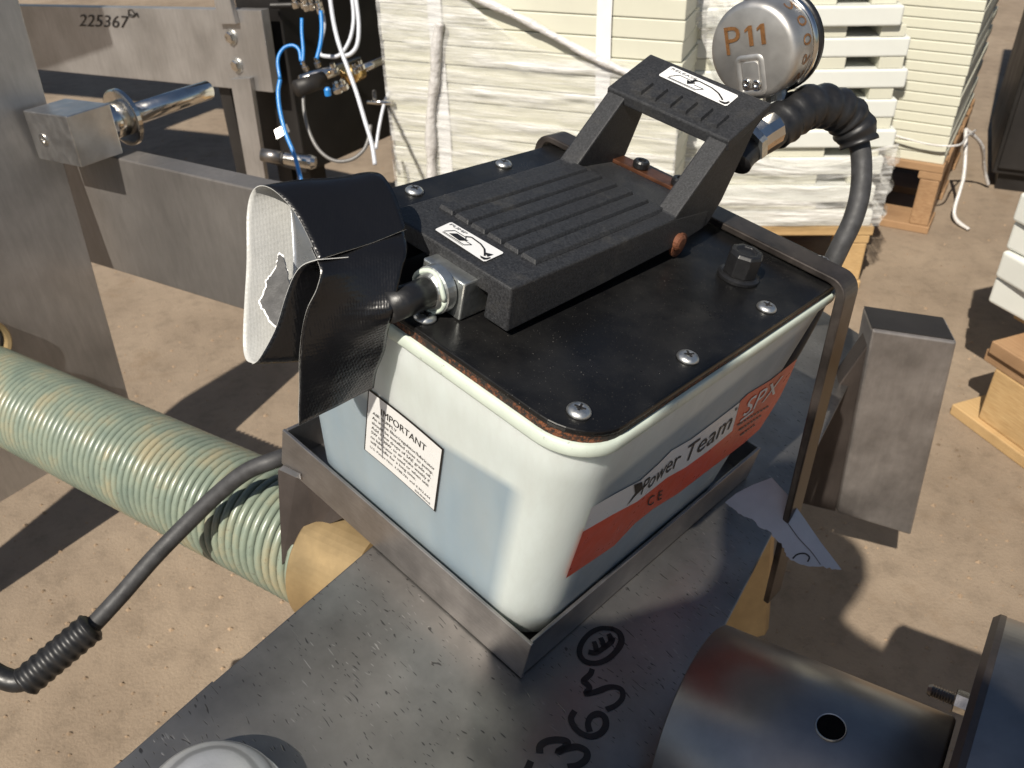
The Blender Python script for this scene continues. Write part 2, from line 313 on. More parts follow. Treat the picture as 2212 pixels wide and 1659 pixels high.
def lathe(prof, org, axis, seg=40, up=None, cap=True):   # prof: (radius, height along axis)
    ax = Vector(axis).normalized(); u = (Vector(up) - ax * Vector(up).dot(ax)).normalized() if up else ax.orthogonal().normalized(); w = ax.cross(u); vs = []; fs = []
    for r, h in prof:
        for j in range(seg):
            a = 2 * math.pi * j / seg; vs.append(Vector(org) + ax * h + (u * math.cos(a) + w * math.sin(a)) * max(r, 1e-5))
    n = len(prof)
    for i in range(n - 1):
        for j in range(seg): fs.append((i * seg + j, i * seg + (j + 1) % seg, (i + 1) * seg + (j + 1) % seg, (i + 1) * seg + j))
    if cap: fs.append(tuple(range(seg))); fs.append(tuple((n - 1) * seg + j for j in range(seg)))
    return mesh(vs, fs)
def ribbon(pts, wd, nrm, lift=0.0):          # flat marker stroke lying on a surface
    pts = smooth_path(pts, 5); nrm = Vector(nrm).normalized(); vs = []; fs = []; n = len(pts)
    for i, p in enumerate(pts):
        t = (pts[min(i + 1, n - 1)] - pts[max(i - 1, 0)]).normalized(); s = t.cross(nrm).normalized() * (wd * (0.42 + 0.14 * noise.noise(p * 60)))
        vs += [p + nrm * lift - s, p + nrm * lift + s]
    for i in range(n - 1): fs.append((2 * i, 2 * i + 1, 2 * i + 3, 2 * i + 2))
    return raw(vs, fs)
def rrect(x0, x1, y0, y1, r, k=8):
    out = []
    for cx, cy, a0 in ((x1 - r, y0 + r, -90), (x1 - r, y1 - r, 0), (x0 + r, y1 - r, 90), (x0 + r, y0 + r, 180)):
        for i in range(k + 1):
            a = R(a0 + 90 * i / k); out.append((cx + r * math.cos(a), cy + r * math.sin(a)))
    return out
def loft(rings, cap=True):
    n = len(rings[0]); vs = [p for r in rings for p in r]; fs = []
    for i in range(len(rings) - 1):
        for j in range(n): fs.append((i * n + j, i * n + (j + 1) % n, (i + 1) * n + (j + 1) % n, (i + 1) * n + j))
    if cap: fs.append(tuple(range(n))); fs.append(tuple((len(rings) - 1) * n + j for j in range(n)))
    return mesh(vs, fs)
_tc = {}
def text2d(s, shear=0.0):
    key = (s, shear)
    if key not in _tc:
        cu = bpy.data.curves.new('t', 'FONT'); cu.body = s; cu.size = 1; cu.shear = shear; cu.resolution_u = 3
        o = bpy.data.objects.new('t', cu); col.objects.link(o); dg = bpy.context.evaluated_depsgraph_get()
        me = bpy.data.meshes.new_from_object(o.evaluated_get(dg)); V = [(v.co.x, v.co.y) for v in me.vertices]; Fc = [tuple(p.vertices) for p in me.polygons]
        bpy.data.objects.remove(o); bpy.data.curves.remove(cu); bpy.data.meshes.remove(me); _tc[key] = (V, Fc)
    return _tc[key]
def text_on(fn, s, s0, s1, t0, t1, shear=0.0, fit=True, div=0):
    V, Fc = text2d(s, shear); x0 = min(v[0] for v in V); x1 = max(v[0] for v in V)
    y0 = 0.0; y1 = 0.72                      # base line to capital height
    vs = [fn(s0 + (x - x0) / (x1 - x0) * (s1 - s0), t0 + (y - y0) / (y1 - y0) * (t1 - t0)) for x, y in V]
    return vs, Fc
def poly_on(fn, pts): return [fn(*p) for p in pts], [tuple(range(len(pts)))]
def merge(lst):
    vs = []; fs = []
    for v, f in lst:
        o = len(vs); vs += list(v); fs += [tuple(i + o for i in ff) for ff in f]
    return raw(vs, fs)
def stroke_on(fn, pts, wd, asp=1.0):
    q = []
    for (a, c) in zip(pts[:-1], pts[1:]):
        dx, dy = (c[0] - a[0]) * asp, c[1] - a[1]; l = math.hypot(dx, dy) or 1; nx, ny = -dy / l * wd / asp, dx / l * wd
        q.append(poly_on(fn, [(a[0] - nx, a[1] - ny), (c[0] - nx, c[1] - ny), (c[0] + nx, c[1] + ny), (a[0] + nx, a[1] + ny)]))
    return q
def bilinear(TL, TR, BR, BL, n, lift):
    n = Vector(n).normalized()
    def f(s, t, l=0.0): return (BL * (1 - s) + BR * s) * (1 - t) + (TL * (1 - s) + TR * s) * t + n * (lift + l)
    return f

# ------------------------------------------------------------------ the setting: ground
gx = 40
gv = [(-30, -20, 0), (30, -20, 0), (30, 40, 0), (-30, 40, 0)]
ground = link('ground', raw(gv, [(0, 1, 2, 3)]), MT['ground']); tag(ground, 'dusty tan concrete yard floor', kind='structure')
# loose grit on the floor
gvs = []; gfs = []
for i in range(2600):
    u = random.random(); px = random.uniform(-100, 2300); py = random.uniform(250, 1650); p = G(px, py)
    if p.y < 0.2: continue
    r = random.choice((0.0010, 0.0012, 0.0016, 0.002, 0.003, 0.0042)) * random.uniform(0.7, 1.3); o = len(gvs)
    q = [Vector((random.uniform(-1, 1), random.uniform(-1, 1), random.uniform(-0.3, 0.9))) for _ in range(6)]
    gvs += [p + Vector((r * math.cos(a), r * math.sin(a) * random.uniform(.6, 1), 0)) for a in (0, 1.6, 3.1, 4.7)] + [p + Vector((0, 0, r * 0.9))]
    gfs += [(o, o + 1, o + 4), (o + 1, o + 2, o + 4), (o + 2, o + 3, o + 4), (o + 3, o, o + 4)]
MT['grit'] = simple('grit', (0.28, 0.20, 0.13), 0.9, 0, 0.5, 3, 0)
grit = link('grit', raw(gvs, gfs), MT['grit']); tag(grit, 'loose sand grains and grit scattered on the floor', kind='stuff')

UP = Vector((0, 0, 1))
A0 = P(600, 1137, 0.883); SPD = (M3 @ Vector((-2956, -860, 1877))).normalized()
NB = SPD.cross(UP).normalized()              # horizontal, pointing away from the camera
if NB.y < 0: NB = -NB
def wsweep(name, px, p0, n, vec, m, parent=None, bevel=0.001, **kw):
    return link(name, prism([on_plane(x, y, p0, n) for x, y in px], vec), m, parent, bevel=bevel, **kw)

# ------------------------------------------------------------------ left machine
pp = A0 + SPD * 0.6
e1 = on_plane(40, 0, pp, SPD); e2 = on_plane(270, 830, pp, SPD); ed = (e2 - e1) / (e1.z - e2.z)
def plate_edge(z): return e1 + ed * (e1.z - z)
hd = Vector((SPD.y, -SPD.x, 0)).normalized()
if hd.x > 0: hd = -hd
tilt = Vector((0, 0, 0))
def inplane(p): # drop p into the plate's plane along SPD
    return p + SPD * ((pp - p).dot(SPD) / SPD.dot(SPD))
tp = plate_edge(0.98); bt = plate_edge(0.156)
poly = [tp, bt, inplane(bt + hd * 0.42), inplane(bt + hd * 0.42 - UP * 0.156), inplane(bt + hd * 0.75 - UP * 0.156), inplane(tp + hd * 0.75)]
sp_ = empty('machine_side_plate', inplane(bt + hd * 0.6 - UP * 0.156), 'tall brushed steel machine side plate at the left edge behind the green spring', 'plate')
link('plate', prism(poly, SPD * 0.016), MT['plate'], sp_, bevel=0.001)
cring = on_plane(-42, 742, pp, SPD)
link('bearing_ring', lathe([(0.030, 0), (0.036, 0), (0.036, 0.012), (0.034, 0.014), (0.030, 0.012), (0.028, 0.004), (0.030, 0)], cring, -SPD, 48, None, False), MT['gold'], sp_, smooth=False)

bk = empty('shaft_block', on_plane(130, 360, P(95, 290, 1.14), NB), 'square steel bearing block with round shaft and collar on the left plate edge', 'bearing block')
p0 = P(95, 290, 1.14)
blk = wsweep('block', [(49, 239), (143, 252), (177, 362), (85, 343)], p0, NB, NB * 0.062, MT['aluminium'], bk, bevel=0.0012)
cb = on_plane(116, 300, p0, NB) + NB * 0.062
link('hub', lathe([(0.024, 0), (0.024, 0.036), (0.0205, 0.038)], cb + SPD * -0.004, NB, 32), MT['chrome'], bk, smooth=True)
link('collar', lathe([(0.036, 0), (0.0385, 0.001), (0.0385, 0.007), (0.036, 0.008)], cb + NB * 0.036 - SPD * .004, NB, 40), MT['chrome'], bk)
link('rod', lathe([(0.0138, 0), (0.0138, 0.142), (0.0125, 0.144)], cb + NB * 0.044 - SPD * .004, NB, 28), MT['chrome'], bk, smooth=True)
fc = on_plane(95, 302, p0, NB)
link('socket_bolt', lathe([(0.0085, -0.001), (0.0085, 0.0015), (0.007, 0.002), (0.0045, 0.002), (0.004, -0.0005), (0.0001, -0.0005)], fc, -NB, 20), MT['chrome'], bk, smooth=False)
g_ = on_plane(150, 300, p0, NB) + NB * 0.02

lb = empty('frame_rail', on_plane(450, 640, P(235, 345, 1.18), NB), 'wide grey steel rail running from the left plate towards the taped pipe', 'rail')
pl = P(235, 345, 1.18)
wsweep('rail', [(120, 311), (245, 340), (545, 408), (800, 458), (800, 770), (530, 670), (205, 570), (110, 540)], pl, NB, NB * 0.034, MT['rolled'], lb, bevel=0.002)
foot = on_plane(785, 755, pl, NB)
link('leg', prism([foot + NB * .002, foot + NB * .002 + SPD * 0.05, Vector((foot.x, foot.y, 0)) + SPD.xyz * 0.05 - UP * 0.0 + NB * .002, Vector((foot.x, foot.y, 0)) + NB * .002], NB * 0.03), MT['rolled'], lb)

pb2 = P(300, 100, 2.1)
tb = empty('crossbeam', on_plane(400, 180, pb2, NB), 'upper steel crossbeam with a handwritten number, top left', 'beam')
beam_o = wsweep('beam', [(-60, 10), (563, 22), (590, 200), (-60, 136)], pb2, NB, NB * 0.022, MT['plate'], tb, bevel=0.001)
f_ = bilinear(on_plane(168, 22, pb2, NB), on_plane(278, 26, pb2, NB), on_plane(284, 62, pb2, NB), on_plane(172, 58, pb2, NB), -NB, 0.0015)
link('handwritten_number', merge([text_on(f_, '225367', 0, 1, 0.05, 0.8, 0.25)]), MT['marker'], beam_o)
f_ = bilinear(on_plane(275, 18, pb2, NB), on_plane(300, 19, pb2, NB), on_plane(303, 40, pb2, NB), on_plane(278, 38, pb2, NB), -NB, 0.0015)
link('handwritten_mark', merge(stroke_on(f_, [(0, .4), (.2, .1), (.5, .1), (.6, .5), (.4, .9), (.1, .8), (.1, .4), (.6, .2), (.8, .6), (.9, .1)], 0.05)), MT['marker'], beam_o)
pbf = pb2 - NB * 0.012
for nm, q in (('upper', [(458, -30), (489, -30), (509, 52), (470, 52)]), ('lower', [(497, 171), (539, 169), (574, 394), (536, 394)])):
    wsweep('link_bar', q, pbf, NB, NB * 0.0112, MT['plate'], tb, bevel=0.0006)
for q in ((501, 80), (513, 141)):
    c_ = on_plane(*q, pb2, NB); bo = link('bolt', lathe([(0.013, 0.0005), (0.013, 0.009), (0.011, 0.011), (0.0001, 0.0115)], c_, -NB, 6), MT['chrome'], tb)
    link('washer', lathe([(0.017, 0.0003), (0.017, 0.0025), (0.0165, 0.003)], c_, -NB, 28), MT['screw'], bo)
w0 = on_plane(480, 200, pb2, NB); w0.z = 0
link('post', prism([w0 + NB * .023, w0 + NB * .023 + SPD * .04, w0 + NB * .023 + SPD * .04 + UP * .46, w0 + NB * .023 + UP * .46], NB * 0.04), MT['darkmachine'], tb)

of = empty('shadow_caster_frame', Vector((-2.7, 2.6, 0)), 'unseen steel frame above and left of the view, added to cast banded floor shadows', 'frame')  # out of view, added only to throw the shadow bands on the floor
def flat_bar(name, a, b_, w_, z):
    a = Vector(a); b_ = Vector(b_); d = (b_ - a).normalized(); n_ = Vector((-d.y, d.x, 0)) * w_ / 2
    link(name, prism([(a - n_).to_3d() + UP * z, (b_ - n_).to_3d() + UP * z, (b_ + n_).to_3d() + UP * z, (a + n_).to_3d() + UP * z], UP * .05), MT['darkmachine'], of)
flat_bar('rail', (-2.75, 2.75, 0), (-1.36, 2.27, 0), .30, 1.35)
flat_bar('rail', (-2.75, 2.20, 0), (-1.30, 1.665, 0), .21, 1.35)
flat_bar('brace', (-1.86, 1.98, 0), (-1.64, 2.35, 0), .12, 1.349)
for x, y in ((-2.70, 2.73), (-2.70, 2.18)): link('post', boxm(x - .05, x + .05, y - .05, y + .05, 0, 1.349), MT['darkmachine'], of)

# dark pneumatic cabinet behind the crossbeam, with tubing
c0 = on_plane(594, 200, pb2, NB) + NB * 0.05; c0.z = 0
cabinet = empty('machine_cabinet', c0, 'dark machine housing in shade between the crossbeam and the strapped stack', 'machine')
def cab(a, s_, z): return Vector((c0.x, c0.y, 0)) + NB * a + Vector((SPD.x, SPD.y, 0)).normalized() * s_ + UP * z
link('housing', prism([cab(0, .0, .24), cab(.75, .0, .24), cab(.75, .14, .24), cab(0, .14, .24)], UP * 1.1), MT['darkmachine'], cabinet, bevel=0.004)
for a in (0.03, 0.66):
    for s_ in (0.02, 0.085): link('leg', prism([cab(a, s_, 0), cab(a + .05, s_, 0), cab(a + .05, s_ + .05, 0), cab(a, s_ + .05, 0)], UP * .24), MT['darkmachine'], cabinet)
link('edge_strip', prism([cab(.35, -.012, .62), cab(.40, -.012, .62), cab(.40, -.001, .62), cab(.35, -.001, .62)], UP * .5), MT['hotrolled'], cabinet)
ac = empty('air_cylinder', P(640, 172, 1.825), 'shiny air cylinder with brass valve and fittings in front of the dark housing', 'air cylinder')
link('barrel', tube([P(652, 176, 1.813), P(775, 132, 1.895)], 0.0135, 20), MT['chrome'], ac, smooth=True)
link('barrel', tube([P(640, 192, 1.79), P(700, 172, 1.825)], 0.017, 20), MT['darkmachine'], ac, smooth=True)
link('rod', tube([P(775, 152, 1.825), P(862, 112, 1.919)], 0.009, 16), MT['chrome'], ac, smooth=True)
link('end_cap', tube([P(748, 165, 1.813), P(778, 152, 1.837)], 0.019, 20), MT['brass'], ac, smooth=True)
for x, y, r in ((662, 146, .007), (688, 138, .007), (724, 150, .009), (770, 150, .008), (782, 143, .007), (731, 192, .011), (745, 186, .009)):
    link('fitting', lathe([(r, 0), (r, .010), (r * .6, .011), (r * .6, .02)], P(x, y + 6, 1.79), UP + NB * -.3, 8), MT['chrome'], ac)
link('blue_cap', lathe([(.007, 0), (.007, .012), (.004, .016)], P(709, 206, 1.778), UP, 12), MT['bluetube'], ac)
mf = empty('tube_manifold', P(640, 20, 1.813), 'row of bright push-in tube fittings along the top edge of the photo', 'fitting')
link('rail', tube([P(585, 12, 1.825), P(665, 10, 1.825)], 0.006, 12), MT['darkmachine'], mf)
for x, y in ((640, 10), (658, 10), (664, 16), (676, 14), (690, 10), (693, 22)):
    link('fitting', lathe([(.008, 0), (.008, .012), (.005, .013), (.005, .022)], P(x, y + 6, 1.802), UP - NB * .2, 10), MT['chrome'], mf)
tf = empty('tee_fitting', P(815, 222, 1.872), 'small bright tee fitting beside the strapped stack', 'fitting')
link('body', tube([P(793, 220, 1.872), P(850, 222, 1.872)], 0.0055, 12), MT['chrome'], tf, smooth=True)
link('stem', tube([P(808, 196, 1.872), P(810, 218, 1.872)], 0.0045, 10), MT['greytube'], tf, smooth=True)
pc = empty('pneumatic_plunger', P(640, 350, 1.755), 'silver plunger with knurled end just above the black tape', 'plunger')
link('rod', tube([P(565, 334, 1.755), P(612, 341, 1.755)], 0.013, 18), MT['pipe'], pc, smooth=True)
link('ring', tube([P(610, 340.5, 1.755), P(614, 341.2, 1.755)], 0.0155, 18), MT['darkmachine'], pc)
link('knurled_end', tube([P(614, 341, 1.755), P(674, 350, 1.755), P(682, 351, 1.755)], 0.0145, 22, True, [.0125, .0145, .011]), MT['chrome'], pc)
tab = link('switch_tab', prism([P(592, 281, 1.755), P(613, 270, 1.755), P(620, 287, 1.755), P(598, 300, 1.755)], NB * 0.008), MT['plate']); tag(tab, 'small flat steel tab left of the blue tube', 'tab')
def cable(name, px, r, m, label, dep=1.778, group=None):
    o = link(name, tube(smooth_path([P(x, y, d if len(q) > 2 else dep) for q in px for x, y, d in [(q + (dep,))[:3]]], 6), r, 10), m, smooth=True); return tag(o, label, 'tube', group)
cable('air_tube', [(605, 172), (601, 200), (605, 240), (618, 290), (636, 335), (651, 392), (655, 420)], .0042, MT['bluetube'], 'bright blue air tube hanging down to the black tape', 1.708)
cable('air_tube', [(693, 24), (695, 60), (692, 95), (684, 128)], .0042, MT['bluetube'], 'short blue air tube dropping from the top fittings', 1.778)
cable('air_tube', [(652, 40), (652, 70), (655, 110), (653, 140)], .0036, MT['bluetube'], 'thin blue air tube left of the short blue one', 1.813)
cable('air_tube', [(605, 170), (600, 130), (612, 105), (632, 98), (646, 108), (650, 132)], .0036, MT['bluetube'], 'dark blue tube curling in a loop behind the crossbeam end', 1.825)
cable('air_tube', [(712, -10), (720, 45), (732, 95), (752, 150), (770, 200), (788, 260), (803, 310), (810, 356)], .0042, MT['whitetube'], 'long pale tube slanting down across the dark housing', 1.685)
cable('air_tube', [(760, -10), (764, 40), (756, 85), (735, 118), (710, 122), (690, 112), (700, 60), (697, 30)], .0042, MT['whitetube'], 'left strand of the white looped tubes near the top', 1.825)
cable('air_tube', [(768, -10), (775, 50), (772, 95), (758, 116), (740, 122)], .0046, MT['whitetube'], 'right strand of the white looped tubes near the top', 1.813)
cable('air_tube', [(655, 205), (657, 240), (668, 285), (690, 325), (722, 347), (758, 345), (785, 325), (797, 296), (800, 270)], .0038, MT['greytube'], 'thin grey tube hanging in a wide loop under the air cylinder', 1.802)
cable('air_tube', [(842, 196), (834, 212), (826, 240), (818, 280), (812, 322)], .0036, MT['whitetube'], 'thin pale tube beside the stack edge under the tee fitting', 1.872)

# ------------------------------------------------------------------ pallets and stacks of slabs
ORD = ['first', 'second', 'third', 'fourth', 'fifth', 'sixth', 'seventh', 'eighth', 'ninth', 'tenth', 'eleventh', 'twelfth', 'thirteenth', 'fourteenth', 'fifteenth', 'sixteenth', 'seventeenth', 'eighteenth', 'nineteenth', 'twentieth'] + ['twenty-' + s for s in ('first', 'second', 'third', 'fourth', 'fifth', 'sixth', 'seventh', 'eighth', 'ninth')] + ['thirtieth', 'thirty-first', 'thirty-second', 'thirty-third', 'thirty-fourth', 'thirty-fifth']
KS = 1 / 0.9; KSM = Matrix.Scale(KS, 4)
def frame2(C, fdir):                          # C: near right corner on the ground, fdir: horizontal direction to its left
    fd = Vector((fdir[0], fdir[1], 0)).normalized(); rd = Vector((fd.y, -fd.x, 0))
    if rd.y < 0: rd = -rd
    return KSM @ Matrix.Translation(Vector(C)) @ Matrix((-fd, rd, UP)).transposed().to_4x4()    # x right, y back
def pallet(C, fdir, w, l, h, label, m1, m2, n=7):
    Mf = frame2(C, fdir); t = empty('pallet', Vector(C) * KS, label, 'pallet', 'wooden pallets'); b_ = 0.018
    for y in (0, l / 2 - .05, l - .10): link('bottom_board', boxm(-w, 0, y, y + .10, 0, b_), m1, t, Mf, bevel=.002)
    for y in (0.002, l / 2 - .048, l - .098):
        for x in (-w + .004, -w / 2 - .02, -.046): link('block', boxm(x, x + .042, y, y + .096, b_, h - 2 * b_), m1, t, Mf, bevel=.003)
    for x in (-w + .002, -w / 2 - .025, -.052): link('stringer_board', boxm(x, x + .05, .001, l - .001, h - 2 * b_, h - b_), m2, t, Mf, bevel=.002)
    gap = (l - n * .092) / (n - 1)
    for i in range(n):
        y = i * (.092 + gap); d = random.uniform(-.003, .003); link('deck_board', boxm(-w + d, d, y, y + .092, h - b_, h), m1 if i % 3 else m2, t, Mf, bevel=.002)
    return Mf
def slabs(Mf, w, l, z0, th, n, m, labelf, group, jit=.003, alt=0.0, off=(0, 0)):
    out = []
    for i in range(n):
        j = Matrix.Translation((random.uniform(-jit, jit) + off[0], random.uniform(-jit, jit) + off[1], z0 + i * th)) @ Matrix.Rotation(random.uniform(-jit, jit) * .8, 4, 'Z')
        ll = l - (alt if i % 2 else 0)
        o = link('polymer_slab', boxm(-w, 0, 0, ll, 0, th - .0015), m, None, Mf @ j, bevel=.0018, bseg=2); tag(o, labelf(i), 'slab', group, 'thing'); out.append(o)
    return out
# strapped cream stack in the middle of the background
C1 = (0.30, 1.50, 0); F1 = (-0.93, 0.37)
M1 = pallet(C1, F1, 0.575, 0.5, 0.13, 'pallet hidden low under the strapped cream stack behind the pump', MT['wood'], MT['woodred'])
T1 = 0.0335; n1 = 19
slabs(M1, 0.565, 0.5, 0.13, T1, n1, MT['slab'], lambda i: 'cream slab in the white-strapped stack, %s from the top' % ORD[n1 - 1 - i], 'cream slabs of the strapped stack', .0022)
for k, x in enumerate((-0.45, -0.135)):
    zt = 0.13 + n1 * T1
    pth = [(x, 0.30, zt + .0015), (x, -.004, zt + .0015), (x - .0015, -.0045, .55), (x + .002, -.0048, .35), (x, -.0042, .10)]
    o = link('packing_strap', raw([M1 @ Vector((a + s_, y, z)) for a, y, z in pth for s_ in (-.013, .013)], [(2 * i, 2 * i + 1, 2 * i + 3, 2 * i + 2) for i in range(len(pth) - 1)]), MT['strap'], solid=(.001, 1))
    tag(o, ('left' if k == 0 else 'right') + ' white packing strap running down the front of the cream stack', 'strap', 'white packing straps')
# torn stretch film across the lower front of that stack
def film(name, fn, nu, nv, m, label, amp=.006):
    vs = []; fs = []
    for j in range(nv + 1):
        for i in range(nu + 1):
            u, v_ = i / nu, j / nv; p, n_ = fn(u, v_); d = noise.noise(Vector((u * 5, v_ * 14, 3.3))) * amp + noise.noise(Vector((u * 14, v_ * 40, 1.1))) * amp * .5 + noise.noise(Vector((u * 3, v_ * 60, 7))) * amp * .25
            vs.append(p + n_ * (abs(d) + .002))
    for j in range(nv):
        for i in range(nu): fs.append((j * (nu + 1) + i, j * (nu + 1) + i + 1, (j + 1) * (nu + 1) + i + 1, (j + 1) * (nu + 1) + i))
    o = link(name, raw(vs, fs), m, smooth=True); return tag(o, label, 'plastic film')
R1 = M1.to_3x3().normalized()
def f1(u, v_):
    top = 0.655 - 0.205 * u ** .8 + 0.02 * math.sin(u * 9); z = 0.16 + (top - .16) * v_
    return M1 @ Vector((-0.565 + .57 * u, -.007, z)), R1 @ Vector((0, -1, 0))
film('stretch_film', f1, 60, 60, MT['wrap'], 'torn clear stretch film wrinkled across the lower front of the strapped stack', .0035)
def rope(pts, r, m, label, name='film_rope', cat='plastic film', rads=None):
    pt = smooth_path(pts, 8); rr = [r * (1 + .35 * noise.noise(p * 30)) for p in pt]; return tag(link(name, tube(pt, r, 8, True, rr), m, smooth=True), label, cat)
MT['filmrope'] = simple('bunched_film', (0.62, 0.60, 0.58), 0.25, 0, 0.1, 30, 0.5, 60, 0.01)
rope([M1 @ Vector((x, -.012, z)) for x, z in ((-.57, .672), (-.47, .648), (-.40, .60), (-.28, .555), (-.15, .50), (-.06, .47), (.004, .455))], .008, MT['filmrope'], 'bunched upper edge of torn film sagging across the strapped stack')
rope([M1 @ Vector((x, -.014, z)) for x, z in ((-.437, .54), (-.447, .50), (-.455, .44), (-.468, .38), (-.475, .30), (-.48, .2))], .011, MT['filmrope'], 'twisted tail of film hanging beside the left white strap')
# white slotted stack behind, mostly wrapped
C2 = (0.735, 1.60, 0); F2 = (-0.995, 0.06)
M2 = pallet(C2, F2, 0.46, 0.6, 0.14, 'pallet under the film-wrapped white slotted stack', MT['wood'], MT['wood'])
n2 = 12; T2 = .055
for i in range(n2):
    jx = random.uniform(-.016, .006) + (-.02 if i > 6 else 0); z = .14 + i * T2
    o = link('polymer_slab', boxm(-.46, 0, 0, .58, 0, .034), MT['slabwhite'], None, M2 @ Matrix.Translation((jx, random.uniform(-.006, .006), z)), bevel=.004, bseg=3); tag(o, 'thick milky slab in the slotted stack right of the gauge, %s from the top' % ORD[n2 - 1 - i], 'slab', 'milky slabs of the slotted stack', 'thing')
    for x0, x1 in ((-.45, -.115), (-.055, -.012)):
        o = link('spacer_slab', boxm(x0, x1, .006, .55, .0345, T2 - .0005), MT['slab'], None, M2 @ Matrix.Translation((jx, 0, z)), bevel=.001); tag(o, ('long' if x0 < -.3 else 'short end') + ' cream spacer in the slotted stack, %s layer from the top' % ORD[n2 - 1 - i], 'spacer', 'spacers of the slotted stack', 'thing')
R2 = M2.to_3x3().normalized()
def f2(u, v_):
    z = .15 + (.155 + .02 * math.sin(u * 7)) * v_
    return M2 @ Vector((-.47 + .475 * u, -.012, z)), R2 @ Vector((0, -1, 0))
film('stretch_film', f2, 50, 70, MT['wrap'], 'cloudy stretch film wound round the lower half of the slotted stack', .005)
def f2b(u, v_):
    z = .15 + .16 * v_; w_ = .008 * math.sin(z * 2 * math.pi / T2)
    return M2 @ Vector((.008 + w_ * .6, -.012 + .55 * u, z)), R2 @ Vector((1, 0, 0))
film('stretch_film', f2b, 20, 70, MT['wrap'], 'stretch film bulging over the slab ends on the right of the slotted stack', .004)
def f3(u, v_):
    a = on_plane(1478 + 130 * v_, -12 + 330 * v_, M2 @ Vector((0, -.03, 0)), R2 @ Vector((0, 1, 0))); b_ = on_plane(1600 + 60 * v_, -12 + 330 * v_, M2 @ Vector((0, -.03, 0)), R2 @ Vector((0, 1, 0)))
    return a.lerp(b_, u), R2 @ Vector((0, -1, 0))
film('stretch_film', f3, 24, 40, MT['wrap'], 'loose sheet of film hanging behind the gauge left of the slotted stack', .012)
# far cream stack on a pallet
C3 = G(2003, 507) / KS; F3 = (-0.858, 0.514)
M3b = pallet(C3, F3, 0.62, 0.55, 0.165, 'pallet with orange-brown boards under the far cream stack', MT['woodred'], MT['woodred'])
n3 = 34; T3 = .0215
slabs(M3b, 0.60, 0.52, .165, T3, n3, MT['slab'], lambda i: 'thin cream slab in the far stack at top right, %s from the bottom' % ORD[i], 'cream slabs of the far stack', .0014, alt=.16, off=(-.008, .008))
rope([M3b @ Vector((x, y, z)) for x, y, z in ((-.35, -.01, .26), (-.2, -.012, .235), (-.06, -.015, .215), (0.01, .0, .215), (.02, .12, .20), (.03, .22, .185))], .0025, MT['filmrope'], 'string of twisted film tied round the foot of the far stack')
rope([M3b @ Vector((x, y, z)) for x, y, z in ((.01, .20, .19), (.035, .15, .10), (.04, .10, .02), (.08, .06, .006))], .005, MT['filmrope'], 'left loose end of the knotted film at the far pallet corner')
rope([M3b @ Vector((x, y, z)) for x, y, z in ((.01, .20, .19), (.05, .26, .14), (.07, .33, .06), (.09, .36, .008))], .005, MT['filmrope'], 'right loose end of the knotted film at the far pallet corner')
# near pallet at the right edge with a few offset slabs
Q0 = G(2050, 893); sd = Vector((0.34, -0.94, 0)).normalized(); rdv = Vector((0.94, 0.34, 0)).normalized()
M4 = Matrix.Translation(Q0) @ Matrix((sd, rdv, UP)).transposed().to_4x4() @ KSM   # x towards the camera, y to the right
t4 = empty('pallet', Q0, 'sunlit pine pallet at the right edge carrying the offset white slabs', 'pallet', 'wooden pallets')
for y in (0, .42): link('bottom_board', boxm(0, .9, y, y + .11, 0, .020), MT['wood'], t4, M4, bevel=.002)
for y in (.004, .424):
    for x in (.045, .42, .79): link('block', boxm(x, x + .095, y + .006, y + .095, .020, .118), MT['wood'], t4, M4, bevel=.003)
for x in (.02, .41, .78): link('stringer_board', boxm(x, x + .12, .010, .55, .118, .140), MT['woodred'], t4, M4, bevel=.002)
for i, y in enumerate((.002, .112, .222, .332, .442)): link('deck_board', boxm(.03 - .012 * (i % 2), .9, y, y + .098, .140, .162), MT['woodred'] if i == 0 else MT['wood'], t4, M4, bevel=.002)
for i, y in enumerate((.085, .20, .33)): link('upper_board', boxm(-.01 - .006 * i, .9, y, y + .105, .162, .184), MT['wood'], t4, M4, bevel=.002)
Cn = G(2131, 656, .185 * KS); M5 = Matrix.Translation(Cn) @ Matrix((sd, rdv, UP)).transposed().to_4x4()
for i, rz in enumerate((2, -3, 3, -2, 4, -1)):
    o = link('polymer_slab', boxm(0, .5, 0, .45, 0, .051), MT['slabwhite'], None, M5 @ Matrix.Translation((random.uniform(-.006, .006), random.uniform(-.005, .005), .0015 + i * .053)) @ Matrix.Rotation(R(rz), 4, 'Z'), bevel=.006, bseg=3)
    tag(o, 'offset white slab on the pine pallet at the right edge, %s from the bottom' % ORD[i], 'slab', 'white slabs on the near pallet', 'thing')
dk = empty('backdrop_box', Vector((1.8, 2.4, 0)), 'dark steel box added as a darkening locker behind the far stack at the top right edge', 'backdrop')  # added dark box that blackens the background beside the far stack
Md = Matrix.Translation((1.37, 2.33, 0)) @ Matrix.Rotation(R(-25), 4, 'Z')
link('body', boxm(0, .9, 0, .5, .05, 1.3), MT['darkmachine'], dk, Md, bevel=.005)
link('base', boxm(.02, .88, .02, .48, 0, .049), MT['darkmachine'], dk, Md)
for x in (.01, .305, .60): link('front_panel', boxm(x, x + .288, -.012, -.0005, .07, 1.28), MT['darkmachine'], dk, Md, bevel=.003)

